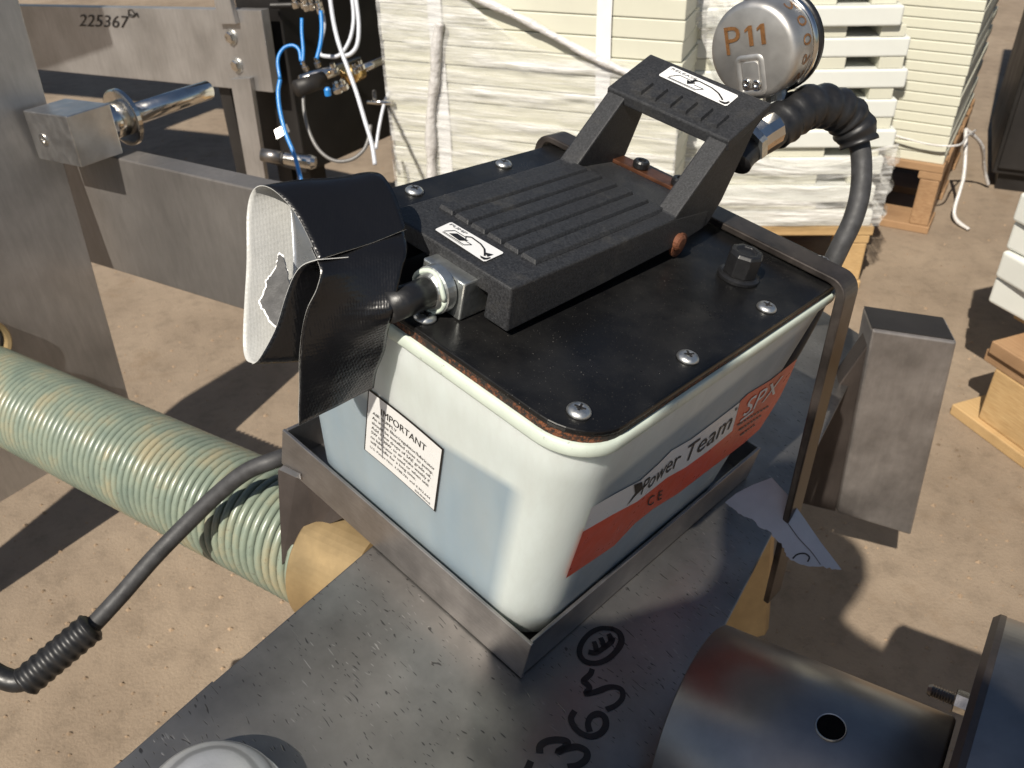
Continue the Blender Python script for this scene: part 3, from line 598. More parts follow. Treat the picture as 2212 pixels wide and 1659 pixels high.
# ------------------------------------------------------------------ foreground: shaft line with spring, drum and pipe
def axp(t): return A0 + SPD * t
SR = 0.0600; WR = 0.0044; PIT = 0.01055
hu = SPD.cross(UP).normalized(); hv = SPD.cross(hu).normalized(); pts = []
tt = -0.085; k_ = 0; rng = 0.685; turns = rng / PIT
for i in range(int(turns * 36) + 1):
    a = 2 * math.pi * i / 36; pts.append(axp(tt + PIT * i / 36) + (hu * math.cos(a) + hv * math.sin(a)) * (SR - WR))
spring = link('coil_spring', tube(pts, WR, 8), MT['spring'], smooth=True); tag(spring, 'long pale green coil spring crossing the lower left', 'spring')
core = link('spring_core', tube([axp(-0.088), axp(0.62)], 0.047, 28), MT['darkmachine'], smooth=True); tag(core, 'dark tube inside the green coil spring', 'tube')
drum = empty('winding_drum', axp(-0.1) - UP * 0.07, 'steel drum with golden floor bounce in its colour at the end of the green spring under the tray corner', 'drum')
link('shell', lathe([(0.050, -0.001), (0.0650, 0), (0.0665, 0.002), (0.0665, 0.075), (0.060, 0.077)], axp(-0.085), -SPD, 72), MT['gold'], drum, smooth=False)
pipe = empty('steel_pipe', axp(-0.52) - UP * 0.077, 'thick bare steel pipe at lower right with a countersunk bolt hole', 'pipe')
PRd = 0.077
link('shell', lathe([(PRd - .006, .002), (PRd - .001, 0), (PRd, .001), (PRd, 0.158), (PRd - .002, .16), (PRd - .006, .16)], axp(-0.455), -SPD, 96), MT['pipe'], pipe, smooth=True)
link('inner_tube', lathe([(0.062, 0), (0.064, 0.001), (0.064, 0.12)], axp(-0.470), -SPD, 64), MT['darkmachine'], pipe)
def on_cyl(px, py, r):                        # photograph point on the pipe surface
    o = CAM - A0; d = ray(px, py); o2 = o - SPD * o.dot(SPD); d2 = d - SPD * d.dot(SPD)
    a_ = d2.dot(d2); b_ = 2 * o2.dot(d2); c_ = o2.dot(o2) - r * r; q = b_ * b_ - 4 * a_ * c_
    t = (-b_ - math.sqrt(max(q, 0))) / (2 * a_); p = CAM + d * t; s_ = (p - A0).dot(SPD); return p, (p - axp(s_)).normalized(), s_
hp, hn, hs = on_cyl(1795, 1572, PRd)
hb = link('bolt', lathe([(0.0086, .0003), (0.0072, .0006), (0.0062, .0004), (0.0030, .0006), (0.0026, .0004), (0.0024, -.003)], hp, hn, 28), MT['blackhole'], pipe, smooth=False)
link('washer', lathe([(0.0088, -.0008), (0.0096, .0004), (0.0092, .0012), (0.0087, .0010), (0.0088, -.0008)], hp, hn, 32, None, False), MT['screw'], hb)
fl = empty('end_drum', axp(-0.70) - UP * 0.2, 'large dark steel end drum with a threaded stud at the lower right edge', 'drum')
FT = -0.620; FRd = 0.150
link('shell', lathe([(0.06, 0), (FRd - .004, 0), (FRd - .003, .0005), (FRd, .004), (FRd, .16), (FRd - .002, .162)], axp(FT), -SPD, 160), MT['pipe'], fl, smooth=False)
link('edge_band', lathe([(FRd - .0045, -.0012), (FRd - .0030, -.0012), (FRd + .0006, .0025), (FRd + .0006, .006), (FRd, .0062)], axp(FT), -SPD, 160), MT['hotrolled'], fl)
st = axp(FT) + (hu * math.cos(R(9)) + hv * math.sin(R(9))) * 0.137
sdb = link('stud', lathe([(0.0046, -.002)] + [(0.0046 + (.0006 if i % 2 else -.0004), .001 * i) for i in range(28)] + [(0.0036, .030)], st, SPD, 18), MT['pipe'], fl)
link('nut', lathe([(0.0080, .0005), (0.0088, .0012), (0.0088, .0100), (0.0080, .0108)], st, SPD, 6), MT['chrome'], sdb)

# ------------------------------------------------------------------ big sloping steel beam
BZ = -0.264
def xl_(y): return -0.1829 - 0.1753 * (y + 0.0381)
def xr_(y): return 0.0895 - 0.190 * (y - 0.0581)
bm_ = empty('steel_beam', PUMP @ Vector((0, 0.1, BZ - .09)), 'broad scratched dark steel beam with black marker writing under the tray', 'beam')
yb0, yb1 = -0.50, 0.80
top = [(xl_(yb0), yb0), (xr_(yb0), yb0), (xr_(yb1 - .02), yb1 - .02), (xl_(yb1) + .02, yb1 + .03)]
web = link('web', prism([(x, y, BZ) for x, y in top], (0, 0, -0.012)), MT['beam'], bm_, PUMP, bevel=0.0015)
link('flange', prism([(xl_(yb0) + .0, yb0, BZ - .0125), (xl_(yb0) + .012, yb0, BZ - .0125), (xl_(-.12) + .012, -.12, BZ - .0125), (xl_(-.12), -.12, BZ - .0125)], (0, 0, -0.07)), MT['beam'], bm_, PUMP)
# legs of the beam down to the floor
for (x, y) in ((-.20, .55), (.06, -.42)):
    p = PUMP @ Vector((x, y, BZ - .013)); q = [(p.x - .04, p.y - .04), (p.x + .04, p.y - .04), (p.x + .04, p.y + .04), (p.x - .04, p.y + .04)]
    link('leg', prism([(a, c_, 0) for a, c_ in q], (0, 0, p.z - .012)), MT['hotrolled'], bm_)
nz = Vector((0, 0, 1))
def Z8(x, y): return L(x * 0.51 + 610, y * 0.51 + 813, 2, BZ)
strokes = [[(1090, 1596), (1092, 1566), (1125, 1545), (1175, 1540), (1208, 1550), (1195, 1572), (1165, 1592), (1200, 1578), (1250, 1570), (1288, 1590), (1286, 1622), (1252, 1648), (1208, 1656)],
           [(1238, 1418), (1222, 1450), (1235, 1484), (1265, 1512), (1305, 1526), (1345, 1514), (1368, 1484), (1366, 1448), (1340, 1430), (1308, 1442), (1294, 1472), (1302, 1506)],
           [(1312, 1240), (1304, 1262), (1276, 1290), (1290, 1304), (1300, 1322), (1284, 1346), (1330, 1336), (1390, 1316), (1434, 1326), (1440, 1362), (1412, 1394), (1372, 1412)],
           [(1392, 1068), (1425, 1085), (1436, 1120), (1418, 1160), (1375, 1200), (1325, 1216), (1278, 1206), (1258, 1172), (1268, 1130), (1302, 1090), (1350, 1068), (1400, 1070)],
           [(1296, 1168), (1325, 1172), (1360, 1152), (1392, 1126), (1398, 1106)], [(1330, 1170), (1326, 1142), (1318, 1124)], [(1362, 1152), (1356, 1126), (1346, 1108)], [(1392, 1124), (1388, 1104), (1380, 1092)],
           [(1052, 1630), (1044, 1650), (1030, 1680)]]
for s_ in strokes: link('marker_stroke', ribbon([Z8(*q) for q in s_], 0.0054, nz, 0.0005), MT['marker'], web, PUMP)
# vertical support plate seen past the beam's right edge
d0 = 0.90
sp1 = link('support_plate', prism([P(1668, 1120, .95), P(1652, 1372, .985), P(1530, 1400, .96), P(1600, 1120, .93)], NB * .012), MT['gold']); tag(sp1, 'upright steel plate with golden reflection in its colour below the right edge of the beam', 'plate')
# square tube post at the far right end of the beam
pq = P(1975, 930, 1.06); nq = Vector((0.16, 1, 0)).normalized()
po = empty('tube_post', on_plane(1890, 1125, pq, nq), 'short brown square steel tube post right of the beam end', 'post')
link('body', prism([on_plane(x, y, pq, nq) for x, y in ((1884, 712), (2068, 739), (1968, 1157), (1808, 1108))], nq * 0.055), MT['poststeel'], po, bevel=0.003)
link('shaded_side', prism([on_plane(x, y, pq + nq * .008, nq) for x, y in ((1886, 728), (1805, 1106), (1690, 1078), (1680, 1050), (1740, 930))], nq * 0.03), MT['hotrolled'], po, bevel=0.002)  # left side of the post, its shade put into a darker steel
link('end_cap', prism([on_plane(x, y, pq, nq) - nq * -.003 + UP * .0003 for x, y in ((1884, 710.5), (2062, 736.5), (2061, 738.5), (1885, 712.5))], nq * 0.049), MT['darkmachine'], po)
w1 = on_plane(1875, 860, pq, nq) + nq * .028; w2 = PUMP @ Vector((-.12, .74, BZ - .04))
link('weld_bar', tube([w1, w2], .022, 4), MT['hotrolled'], po)

# cast dome on the beam
dc = L(458, 1775, 2, BZ)
dome = empty('metal_dome', PUMP @ dc, 'dull rounded aluminium knob on the beam at the bottom left', 'knob')
prof = [(0.0440 * math.cos(R(a)), 0.004 + .036 * math.sin(R(a)) ** .8) for a in range(0, 86, 6)] + [(0.0008, .0402)]
link('cap', lathe([(0.040, .0008), (0.043, .001)] + prof, dc, nz, 64), MT['castalu'], dome, PUMP, smooth=True)
link('base_ring', lathe([(0.046, .0004), (0.0475, .001), (0.0475, .004), (0.0455, .005)], dc, nz, 64), MT['aluminium'], dome, PUMP)

# ------------------------------------------------------------------ steel tray
TX0, TX1, TY0, TY1, TZ = -0.309, -0.0203, 0.0401, 0.391, -0.2228
tray = empty('steel_tray', PUMP @ Vector((-.16, .2, BZ)), 'shallow bare steel tray holding the hydraulic pump reservoir', 'tray')
w = 0.003
link('floor', boxm(TX0 + w, TX1 - w, TY0 + w, TY1 - w, BZ + .0015, BZ + .0045), MT['tray'], tray, PUMP)
link('front_wall', prism([(TX0, TY0, BZ + .0015), (TX1 + .0012, TY0, BZ + .0015), (TX1 + .0015, TY0, TZ), (TX0, TY0, TZ)], (0, w, 0)), MT['tray'], tray, PUMP, bevel=.0006)
link('right_wall', prism([(TX1 - w, TY0 + .0036, BZ + .0015), (TX1 - w, TY1, BZ + .0015), (TX1 - w, TY1, TZ - .001), (TX1 - w, TY0 + .0036, TZ - .001)], (w, 0, 0)), MT['tray'], tray, PUMP, bevel=.0006)
link('left_wall', boxm(TX0, TX0 + w, TY0 + .0036, TY1, BZ + .0015, TZ - .0007), MT['tray'], tray, PUMP, bevel=.0006)
link('back_wall', boxm(TX0 + w + .0003, TX1 - w - .0003, TY1 - w, TY1 - .0003, BZ + .0015, TZ - .0007), MT['tray'], tray, PUMP, bevel=.0006)
# bent sheet bracket under the tray's left corner
bdep = 0.80
br = empty('sheet_bracket', P(612, 1218, bdep), 'thin bent sheet bracket hanging under the left tray corner', 'bracket')
pn_ = (P(612, 1218, bdep) - P(603, 1014, bdep - .025)).cross(P(760, 1110, bdep - .03) - P(603, 1014, bdep - .025)).normalized()
link('plate', prism([P(603, 1014, bdep - .025), P(612, 1218, bdep), P(690, 1140, bdep - .01), P(760, 1110, bdep - .03), P(740, 1060, bdep - .03), P(650, 985, bdep - .03)], pn_ * .003), MT['hotrolled'], br, bevel=.0006)
link('bent_lip', prism([P(603, 1013, bdep - .028), P(614, 1003, bdep - .03), P(650, 1022, bdep - .045), P(652, 1034, bdep - .045), P(640, 1030, bdep - .042)], pn_ * .002), MT['tray'], br, bevel=.0005)

# ------------------------------------------------------------------ hydraulic pump
pump = empty('hydraulic_pump', PUMP @ Vector((-.15, .19, BZ + .005)), 'foot-operated hydraulic pump with black treadle on a milky white oil reservoir', 'hydraulic pump')
LX, LY = -0.2815, 0.346
def pl_(name, me, m, par=pump, **kw): return link(name, me, m, par, PUMP, **kw)
lid = pl_('lid', loft([[(x, y, z) for x, y in rrect(LX, 0, 0, LY, .034, 10)] for z in (-.004, 0)]), MT['lid'], bevel=.0012, bseg=3)
pl_('gasket', loft([[(x, y, z) for x, y in rrect(LX + .0012, -.0012, .0012, LY - .0012, .033, 10)] for z in (-.0092, -.0042)]), MT['gasket'])
rings = []
for z, e in ((-.0094, .0003), (-.0100, .0010), (-.0118, .0016), (-.0165, .0018), (-.0182, .0008), (-.0190, -.0008)):
    rings.append([(x, y, z) for x, y in rrect(LX - e, e, -e, LY + e, .035, 10)])
pl_('rim', loft(rings), MT['rim'], smooth=True)
def body_rect(z, e=0.0):
    t = (-.019 - z) / .239; return (-.279 - .003 * t + e, -.003 - .026 * t - e, .003 + .052 * t + e, .343 - .010 * t - e)
rings = []
for z, e in ((-.0192, .001), (-.022, 0), (-.05, 0), (-.10, 0), (-.15, 0), (-.20, 0), (-.246, 0), (-.254, .003), (-.258, .010)):
    x0, x1, y0, y1 = body_rect(z, e); rings.append([(x, y, z) for x, y in rrect(x0, x1, y0, y1, .034, 10)])
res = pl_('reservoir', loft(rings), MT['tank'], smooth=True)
# front-left sticker
p_a = Vector((0, .003, -.019)); p_b = Vector((0, .055, -.258)); nFL = Vector((0, p_b.z - p_a.z, -(p_b.y - p_a.y))); nFL = Vector((0, -abs(nFL.y), -abs(nFL.z))).normalized()
nFL = Vector((0, -.239, -.052)).normalized()
def QF(px, py): return LP(px, py, p_a, nFL)
fS = bilinear(QF(796.9, 837.2), QF(960.5, 969.6), QF(942, 1105.6), QF(787.7, 969.6), nFL, 0.0006)
def fSc(s_, t): return fS(s_, t + 0.035 * math.sin(math.pi * s_) * .6)
fr = [(i / 10, 0) for i in range(11)] + [(1 - i / 10, 1) for i in range(11)]
sk = pl_('warning_sticker', merge([poly_on(fSc, fr)]), MT['ink']); tag(sk, 'white IMPORTANT sticker with black border on the front left face')
fI = lambda s_, t: fSc(s_, t) + nFL * .0004
b_in = [(.02 + .96 * i / 10, .022) for i in range(11)] + [(.98 - .96 * i / 10, .978) for i in range(11)]
pl_('sticker_face', merge([poly_on(fI, b_in)]), MT['sticker'], sk)
fT = lambda s_, t: fSc(s_, t) + nFL * .0008
lines = [('IMPORTANT', .20, .80, .765, .865), ('AIR SUPPLY', .09, .42, .69, .735)]
body = [('An in-line filter/regulator/lubricator', .93), ('should be installed close to pump.', .92), ('Add a few drops of SAE grade oil,', .90), ('5W to 30W, to air intake weekly if', .89), ('no lubricator is used or when unit', .885), ('will be idle for a long time.', .72)]
for i, (tx, e) in enumerate(body): lines.append((tx, .09, e, .615 - i * .078, .663 - i * .078))
lines.append(('U.S. Patent Nos. 3,788,781 and 4,352,644', .09, .92, .135, .172)); lines.append(('305494Rev6', .72, .93, .055, .088))
for tx, a, e, t0, t1 in lines: pl_('lettering', merge([text_on(fT, tx, a, e, t0, t1)]), MT['ink'], sk)
# front-right banner label
pR = Vector((-.003, 0, -.019)); nFR = Vector((.239, 0, -.026)).normalized()
def QR(px, py, l=0.0): return LP(px, py, pR, nFR) + nFR * l
up_c = [(1276, 1094.7), (1330, 1064), (1382, 1036.5), (1420, 1002), (1449.5, 972), (1492, 947.7), (1545, 908), (1596.5, 868)]
mid_c = [(1258, 1146.8), (1322, 1110), (1375, 1082), (1405, 1058), (1440, 1030), (1480, 1008), (1532, 970), (1580, 930)]
low_c = [(1221, 1248), (1275, 1212), (1325, 1178), (1370, 1130), (1410, 1098), (1462, 1066), (1522, 1020), (1570, 984)]
def cur(c_, s_):
    f = max(0, min(.9999, s_)) * (len(c_) - 1); i = int(f); q = f - i; return (c_[i][0] * (1 - q) + c_[i + 1][0] * q, c_[i][1] * (1 - q) + c_[i + 1][1] * q)
ns = 28
def band(c1, c2, l): 
    vs = []; 
    for i in range(ns + 1): vs += [QR(*cur(c1, i / ns), l), QR(*cur(c2, i / ns), l)]
    return vs, [(2 * i, 2 * i + 1, 2 * i + 3, 2 * i + 2) for i in range(ns)]
org_r = [(1580, 930), (1598, 866), (1615, 849.6), (1664, 820), (1720.5, 774.6), (1706, 810), (1684, 856), (1660, 895), (1640, 926), (1606, 956), (1570, 984)]
lab = pl_('brand_label', merge([band(mid_c, low_c, .0006), ([QR(x, y, .0006) for x, y in org_r], [tuple(range(len(org_r)))])]), MT['orange']); tag(lab, 'orange and white banner label on the front right face')
pl_('white_band', merge([band(up_c, mid_c, .0007)]), MT['sticker'], lab)
def fB(s_, t):
    a = cur(mid_c, s_); c_ = cur(up_c, s_); return QR(a[0] + (c_[0] - a[0]) * t, a[1] + (c_[1] - a[1]) * t, .0012)
pl_('lettering', merge([text_on(fB, 'Power Team', .305, .975, .24, .84, 0.22)]), MT['ink'], lab)
pl_('chevron', merge([poly_on(fB, [(.225, .10), (.285, .86), (.262, .90), (.245, .52)][:0] or [(.215, .06), (.262, .50), (.245, .98), (.300, .88), (.315, .50), (.262, .36)])]), MT['ink'], lab)
pl_('trademark_dot', merge([poly_on(fB, [(.978, .80), (.990, .80), (.990, .90), (.978, .90)])]), MT['ink_faint'], lab)
fX = bilinear(QR(1604, 868), QR(1694, 804), QR(1680, 846), QR(1598, 906), nFR, .0012)
pl_('lettering', merge([text_on(fX, 'SPX', .04, .97, .12, .98, 0.3), poly_on(fX, [(-.02, -.10), (.30, -.06), (.33, .06), (.0, .02)])]), MT['sticker'], lab)
fC = bilinear(QR(1398, 1070), QR(1430, 1052), QR(1426, 1078), QR(1396, 1096), nFR, .0012)
pl_('lettering', merge([text_on(fC, 'C E', 0, 1, .1, .9)]), MT['ink'], lab)
fine = []
for i in range(3):
    f_ = bilinear(QR(1590 + i * 3, 915 + i * 11), QR(1660 - i * 4, 872 + i * 12), QR(1660 - i * 4, 877 + i * 12), QR(1590 + i * 3, 920 + i * 11), nFR, .0012); fine.append(text_on(f_, 'reg. office and works', 0, 1, .1, .9)) if False else fine.extend(stroke_on(f_, [(q / 10 + .01, .5) for q in range(0, 2)], .3)) or [fine.extend(stroke_on(f_, [(q * .1, .5), (q * .1 + .07, .5)], .28)) for q in range(1, 10 - 2 * i)]
pl_('fine_print', merge(fine), MT['ink_faint'], lab)

# screws on the lid
def screw(p, rz, fz=0.0):
    o = pl_('screw', lathe([(.0068, fz), (.0072, fz + .0007), (.0070, fz + .0016), (.0060, fz + .0029), (.0042, fz + .0037), (.0022, fz + .0039), (.0014, fz + .0024), (.0002, fz + .0022)], p, nz, 28), MT['screw'], smooth=True)
    for a in (0, 90):
        c_, s_ = math.cos(R(a + rz)), math.sin(R(a + rz)); q = [(-.0034, -.00065), (.0034, -.00065), (.0034, .00065), (-.0034, .00065)]
        pl_('cross_slot', prism([(p.x + x * c_ - y * s_, p.y + x * s_ + y * c_, fz + .0028) for x, y in q], (0, 0, .0012)), MT['darkmachine'], o)
for i, (x, y) in enumerate(((1250, 891), (1485, 775), (1655, 667), (1773, 566), (895, 415), (1088, 357), (918, 688))): screw(L(x, y, 2, 0), 20 + 37 * i)
# filler cap
cc_ = L(1593, 600, 2, 0)
cap = pl_('filler_cap', lathe([(.0150, .0002), (.0155, .001), (.0155, .003), (.0135, .0042), (.012, .0046)], cc_, nz, 40), MT['blackplastic'], smooth=False)
pl_('hex_head', lathe([(.0128, .0046), (.0128, .020), (.0115, .0222), (.0080, .0224), (.0072, .0212), (.0002, .0212)], cc_, nz, 8), MT['blackplastic'], cap, bevel=.0006)
# treadle
tx0, tx1, ty0, ty1 = -0.205, -0.0965, 0.0375, 0.2145
th_ = .0125; tw = .017
def sec(y, zt, zb, e=0): return [(tx0 - e, y, zb), (tx0, y, zt), (tx1, y, zt), (tx1 + e, y, zb), (tx1 - tw, y, zb), (tx1 - tw, y, zt - th_), (tx0 + tw, y, zt - th_), (tx0 + tw, y, zb)]
treadle = pl_('treadle', loft([sec(ty0, .0335, .0045, .003), sec(.13, .0338, .007, .003), sec(ty1, .0345, .0105, .003), sec(.262, .0300, .0145, .001)]), MT['treadle'], bevel=.0022, bseg=3); tag(treadle, 'ribbed black treadle with raised rear release bar')
nb = 6; bw = (tx1 - tx0 - .022) / nb
for i in range(nb):
    x = tx0 + .009 + i * bw + .004
    pl_('rib', mesh([(x, .071, .0335), (x + bw - .0016, .071, .0335), (x + bw - .0016, .216, .0343), (x, .216, .0343), (x + .0004, .0725, .0362), (x + bw - .0034, .0725, .0362), (x + bw - .0034, .216, .0370), (x + .0004, .216, .0370)], [(0, 1, 2, 3), (4, 5, 6, 7), (0, 1, 5, 4), (1, 2, 6, 5), (2, 3, 7, 6), (3, 0, 4, 7)]), MT['treadle'], treadle, bevel=.0005)
# arms and release bar
aw = .0165
side = [(.2000, .0340), (.2125, .0352), (.2605, .0862), (.3054, .1047), (.3075, .0980), (.2950, .0870), (.2800, .0330), (.2690, .0150), (.2300, .0125)]
for x in (tx0, tx1 - aw):
    pl_('arm', prism([(x, y, z) for y, z in side], (aw, 0, 0)), MT['treadle'], treadle, bevel=.0014, bseg=2)
rb = [(.2560, .0850), (.2605, .0868), (.3058, .1053), (.3078, .0985), (.2620, .0765), (.2575, .0765)]
bar = pl_('release_bar', prism([(tx0 - .0008, y, z) for y, z in rb], (tx1 - tx0 + .0016, 0, 0)), MT['treadle'], treadle, bevel=.0012, bseg=2)
bd = (Vector((0, .3058, .1053)) - Vector((0, .2605, .0868))).normalized(); bn = Vector((0, -bd.z, bd.y))
def fBar(s_, t, l=0.0): return Vector((tx0 + (tx1 - tx0) * s_, .2605, .0868)) + bd * (t * .0492) + bn * (l + .0003)
for i in range(6):
    s0 = .14 + i * .125
    vs = [fBar(s0, .02, -.001), fBar(s0 + .105, .02, -.001), fBar(s0 + .105, .36, -.001), fBar(s0, .36, -.001), fBar(s0 + .012, .05, .0012), fBar(s0 + .097, .05, .0022), fBar(s0 + .097, .34, .0022), fBar(s0 + .012, .34, .0012)]
    pl_('tread_tooth', mesh(vs, [(0, 1, 2, 3), (4, 5, 6, 7), (0, 1, 5, 4), (1, 2, 6, 5), (2, 3, 7, 6), (3, 0, 4, 7)]), MT['treadle'], treadle)
# treadle stickers
def pictogram(f, word, ref, arrow_down):
    parts = [(text_on(f, word, .04, .36 if len(word) < 5 else .42, .74, .90, .1), MT['ink_faint'])]
    blk = stroke_on(f, [(.12, .22), (.20, .60), (.42, .60), (.44, .52)], .018, 2.6) + stroke_on(f, [(.46, .40), (.60, .40), (.54, .16), (.12, .16)], .018, 2.6) + stroke_on(f, [(.12, .10), (.54, .09)], .010, 2.6)
    foot = stroke_on(f, [(.40, .62), (.46, .78), (.66, .72), (.78, .58), (.86, .38), (.90, .26)], .035, 2.6)
    if arrow_down: arr = [poly_on(f, [(.40, .80), (.44, .80), (.42, .52), (.46, .52), (.38, .26), (.33, .52), (.38, .52)])]
    else: arr = [poly_on(f, [(.20, .26), (.28, .52), (.50, .50), (.42, .22)]), poly_on(f, [(.84, .42), (.94, .30), (.95, .58)])]
    shoe = [poly_on(f, [(.86, .14), (.90, .06), (.96, .06), (.985, .16), (.99, .34), (.97, .36), (.95, .20), (.90, .16)])]
    return parts + [(('m', blk), MT['ink']), (('m', foot + arr + shoe), MT['ink'])]
ztop = .0338
fP = bilinear(L(974.4, 481, 2, ztop), L(1089, 548, 2, ztop), L(1046, 567.7, 2, ztop), L(938.5, 497.4, 2, ztop), nz, .0006)
fR = bilinear(LP(1450.7, 144.5, Vector((0, .2605, .0868)), bn), LP(1596, 208.8, Vector((0, .2605, .0868)), bn), LP(1568.7, 231.8, Vector((0, .2605, .0868)), bn), LP(1421.6, 164.4, Vector((0, .2605, .0868)), bn), bn, .0008)
for f_, word, dn_, lb_ in ((fP, 'PUMP', False, 'white PUMP sticker at the front of the treadle'), (fR, 'RELEASE', True, 'white RELEASE sticker on the raised rear bar')):
    st_ = pl_('pedal_sticker', merge([poly_on(f_, [(.02, 0), (.98, 0), (1, .08), (1, .92), (.98, 1), (.02, 1), (0, .92), (0, .08)])]), MT['sticker']); tag(st_, lb_)
    f2_ = (lambda f_: (lambda s_, t: f_(s_, t, .0004)))(f_)
    for item, mm_ in pictogram(f2_, word, '', dn_):
        pl_('pictogram' if item[0] == 'm' else 'lettering', merge(item[1]) if item[0] == 'm' else merge([item]), mm_, st_)
# pivot pin, pump body, rusty bracket plate
pv = L(1462, 521, 0, tx1 + .002)
pl_('pivot_pin', lathe([(.0062, -.002), (.0062, .0035), (.0045, .005), (.0002, .0052)], pv, (1, 0, 0), 18), MT['rust'])
pl_('pivot_washer', lathe([(.0095, -.0015), (.0095, .0012), (.0080, .0016)], pv + Vector((0, .004, -.004)), (1, 0, 0), 18), MT['rust'])
pl_('pump_body', boxm(tx0 + .020, tx1 - .020, .15, .315, .0005, .020), MT['lid'], bevel=.003)
zb = .0325; q = [L(1312, 337, 2, zb), L(1462, 409, 2, zb), L(1480, 396, 2, zb), L(1332, 328, 2, zb)]
bp = pl_('bracket_plate', prism(q, (0, 0, -.003)), MT['copper'], bevel=.0004)
for x, y in ((1383, 362), (1466, 400)):
    c_ = L(x, y, 2, zb); pl_('bolt', lathe([(.0062, .0002), (.0066, .001), (.0066, .0048), (.0056, .0062), (.0032, .0062), (.0030, .0045), (.0002, .0045)], c_, nz, 20), MT['blackplastic'], bp)
# zinc valve block and inlet pipe
vb = pl_('valve_block', boxm(-.158, -.122, .0265, .075, .0005, .0265), MT['zinc'], bevel=.0012); tag(vb, 'zinc-plated valve block under the treadle front')
ax_ = Vector((-.140, .026, .0155))
pl_('pipe_collar', lathe([(.0135, 0), (.0150, .0015), (.0150, .008), (.0125, .0095), (.0105, .012)], ax_, (0, -1, 0), 30), MT['zinc'], vb, smooth=False)
pl_('sealant', tube([ax_ + Vector((.0128 * math.cos(a), -.0095 - .0012 * math.sin(3 * a), .0128 * math.sin(a))) for a in [2 * math.pi * i / 24 for i in range(25)]], .0016, 8), MT['rim'], vb, smooth=True)
pl_('inlet_pipe', tube([ax_ + Vector((0, -.009, 0)), ax_ + Vector((-.001, -.042, -.001))], .0095, 24), MT['blackplastic'], smooth=True)

# gauge on the pump's outlet, seen from behind
gf = P(1622, 113, 0.672); rv = ray(1622, 113).normalized(); im = (M3 @ Vector((.91, -.42, 0))); im = (im - rv * im.dot(rv)).normalized()
gb = (rv * math.cos(R(31)) + im * math.sin(R(31))).normalized(); gup = M3 @ Vector((.20, -1, 0)); gup = (gup - gb * gup.dot(gb)).normalized(); grt = gup.cross(gb).normalized()
if (M3.transposed() @ grt).x < 0: grt = -grt
GM = Matrix.Translation(gf) @ Matrix((grt, gup, -gb)).transposed().to_4x4()    # x right, y up, z towards the viewer
GR = .0372
gauge = link('gauge_body', lathe([(GR * .99, -.034), (GR, -.033), (GR, -.0075), (GR * .985, -.004), (GR * .94, -.0012), (GR * .86, 0), (.0005, .0002)], (0, 0, 0), (0, 0, 1), 72), MT['gauge'], pump, GM, smooth=True); tag(gauge, 'round stainless gauge housing marked P11')
link('rim', lathe([(GR, -.0345), (GR * 1.055, -.0335), (GR * 1.075, -.031), (GR * 1.055, -.0285), (GR, -.0275)], (0, 0, 0), (0, 0, 1), 72), MT['chrome'], gauge, GM, smooth=True)
link('back_ring', lathe([(GR * .9, -.041), (GR * 1.08, -.0405), (GR * 1.08, -.0352), (GR, -.0348)], (0, 0, 0), (0, 0, 1), 72), MT['blackplastic'], gauge, GM, smooth=True)
def gflat(pts, z): return [Vector((x, y, z)) for x, y in pts]
fG = lambda s_, t: Vector((-.0205 + .037 * s_, .0050 + .0170 * t, .0008))
link('lettering', merge([text_on(fG, 'P', 0, .36, -.28, 1.0), *[poly_on(fG, [(x, -.02), (x + .10, -.02), (x + .10, .86), (x + .02, .86), (x - .08, .70), (x - .08, .58), (x, .68)]) for x in (.55, .83)]]), MT['etch'], gauge, GM)
def ring_rr(x0, x1, y0, y1, r, w_, z, hgt):
    o_ = rrect(x0, x1, y0, y1, r, 6); i_ = rrect(x0 + w_, x1 - w_, y0 + w_, y1 - w_, max(r - w_, .0005), 6); n = len(o_)
    m_ = rrect(x0 + w_ / 2, x1 - w_ / 2, y0 + w_ / 2, y1 - w_ / 2, max(r - w_ / 2, .0005), 6)
    vs = [(x, y, z) for x, y in o_] + [(x, y, z + hgt) for x, y in m_] + [(x, y, z - .0006) for x, y in i_]
    return mesh(vs, [(a * n + i, a * n + (i + 1) % n, (a + 1) * n + (i + 1) % n, (a + 1) * n + i) for a in (0, 1) for i in range(n)])
link('pressed_frame', ring_rr(-.0150, .0105, -.0335, -.0015, .006, .0055, .0003, .0018), MT['gauge'], gauge, GM, smooth=True)
link('pressed_pad', prism(gflat(rrect(-.0085, .0060, -.0270, -.0065, .0035, 6), .0003), (0, 0, .0012)), MT['gauge'], gauge, GM, bevel=.0006)
for x, y in ((-.0055, -.0225), (.0032, -.0240)):
    link('rivet', lathe([(.0036, .0014), (.0036, .0030), (.0028, .0036), (.0018, .0034), (.0016, .0022), (.0002, .0022)], (x, y, 0), (0, 0, 1), 18), MT['chrome'], gauge, GM, smooth=True)
link('blow_out_plug', lathe([(.0085, -.002), (.0095, .001), (.0090, .0022), (.0070, .0022), (.0065, .0012), (.0002, .0012)], (.001, GR, -.016), (0, 1, 0), 26), MT['blackplastic'], gauge, GM, smooth=False)
for i, ch in enumerate('2009S'):
    a0 = 52 - i * 22
    def fW(s_, t, a0=a0): a = R(a0 - 13 * s_); return Vector((math.cos(a) * (GR + .0003), math.sin(a) * (GR + .0003), -.0245 + .0125 * t))
    link('lettering', merge([text_on(fW, ch, 0, 1, 0, 1)]), MT['etch'], gauge, GM)
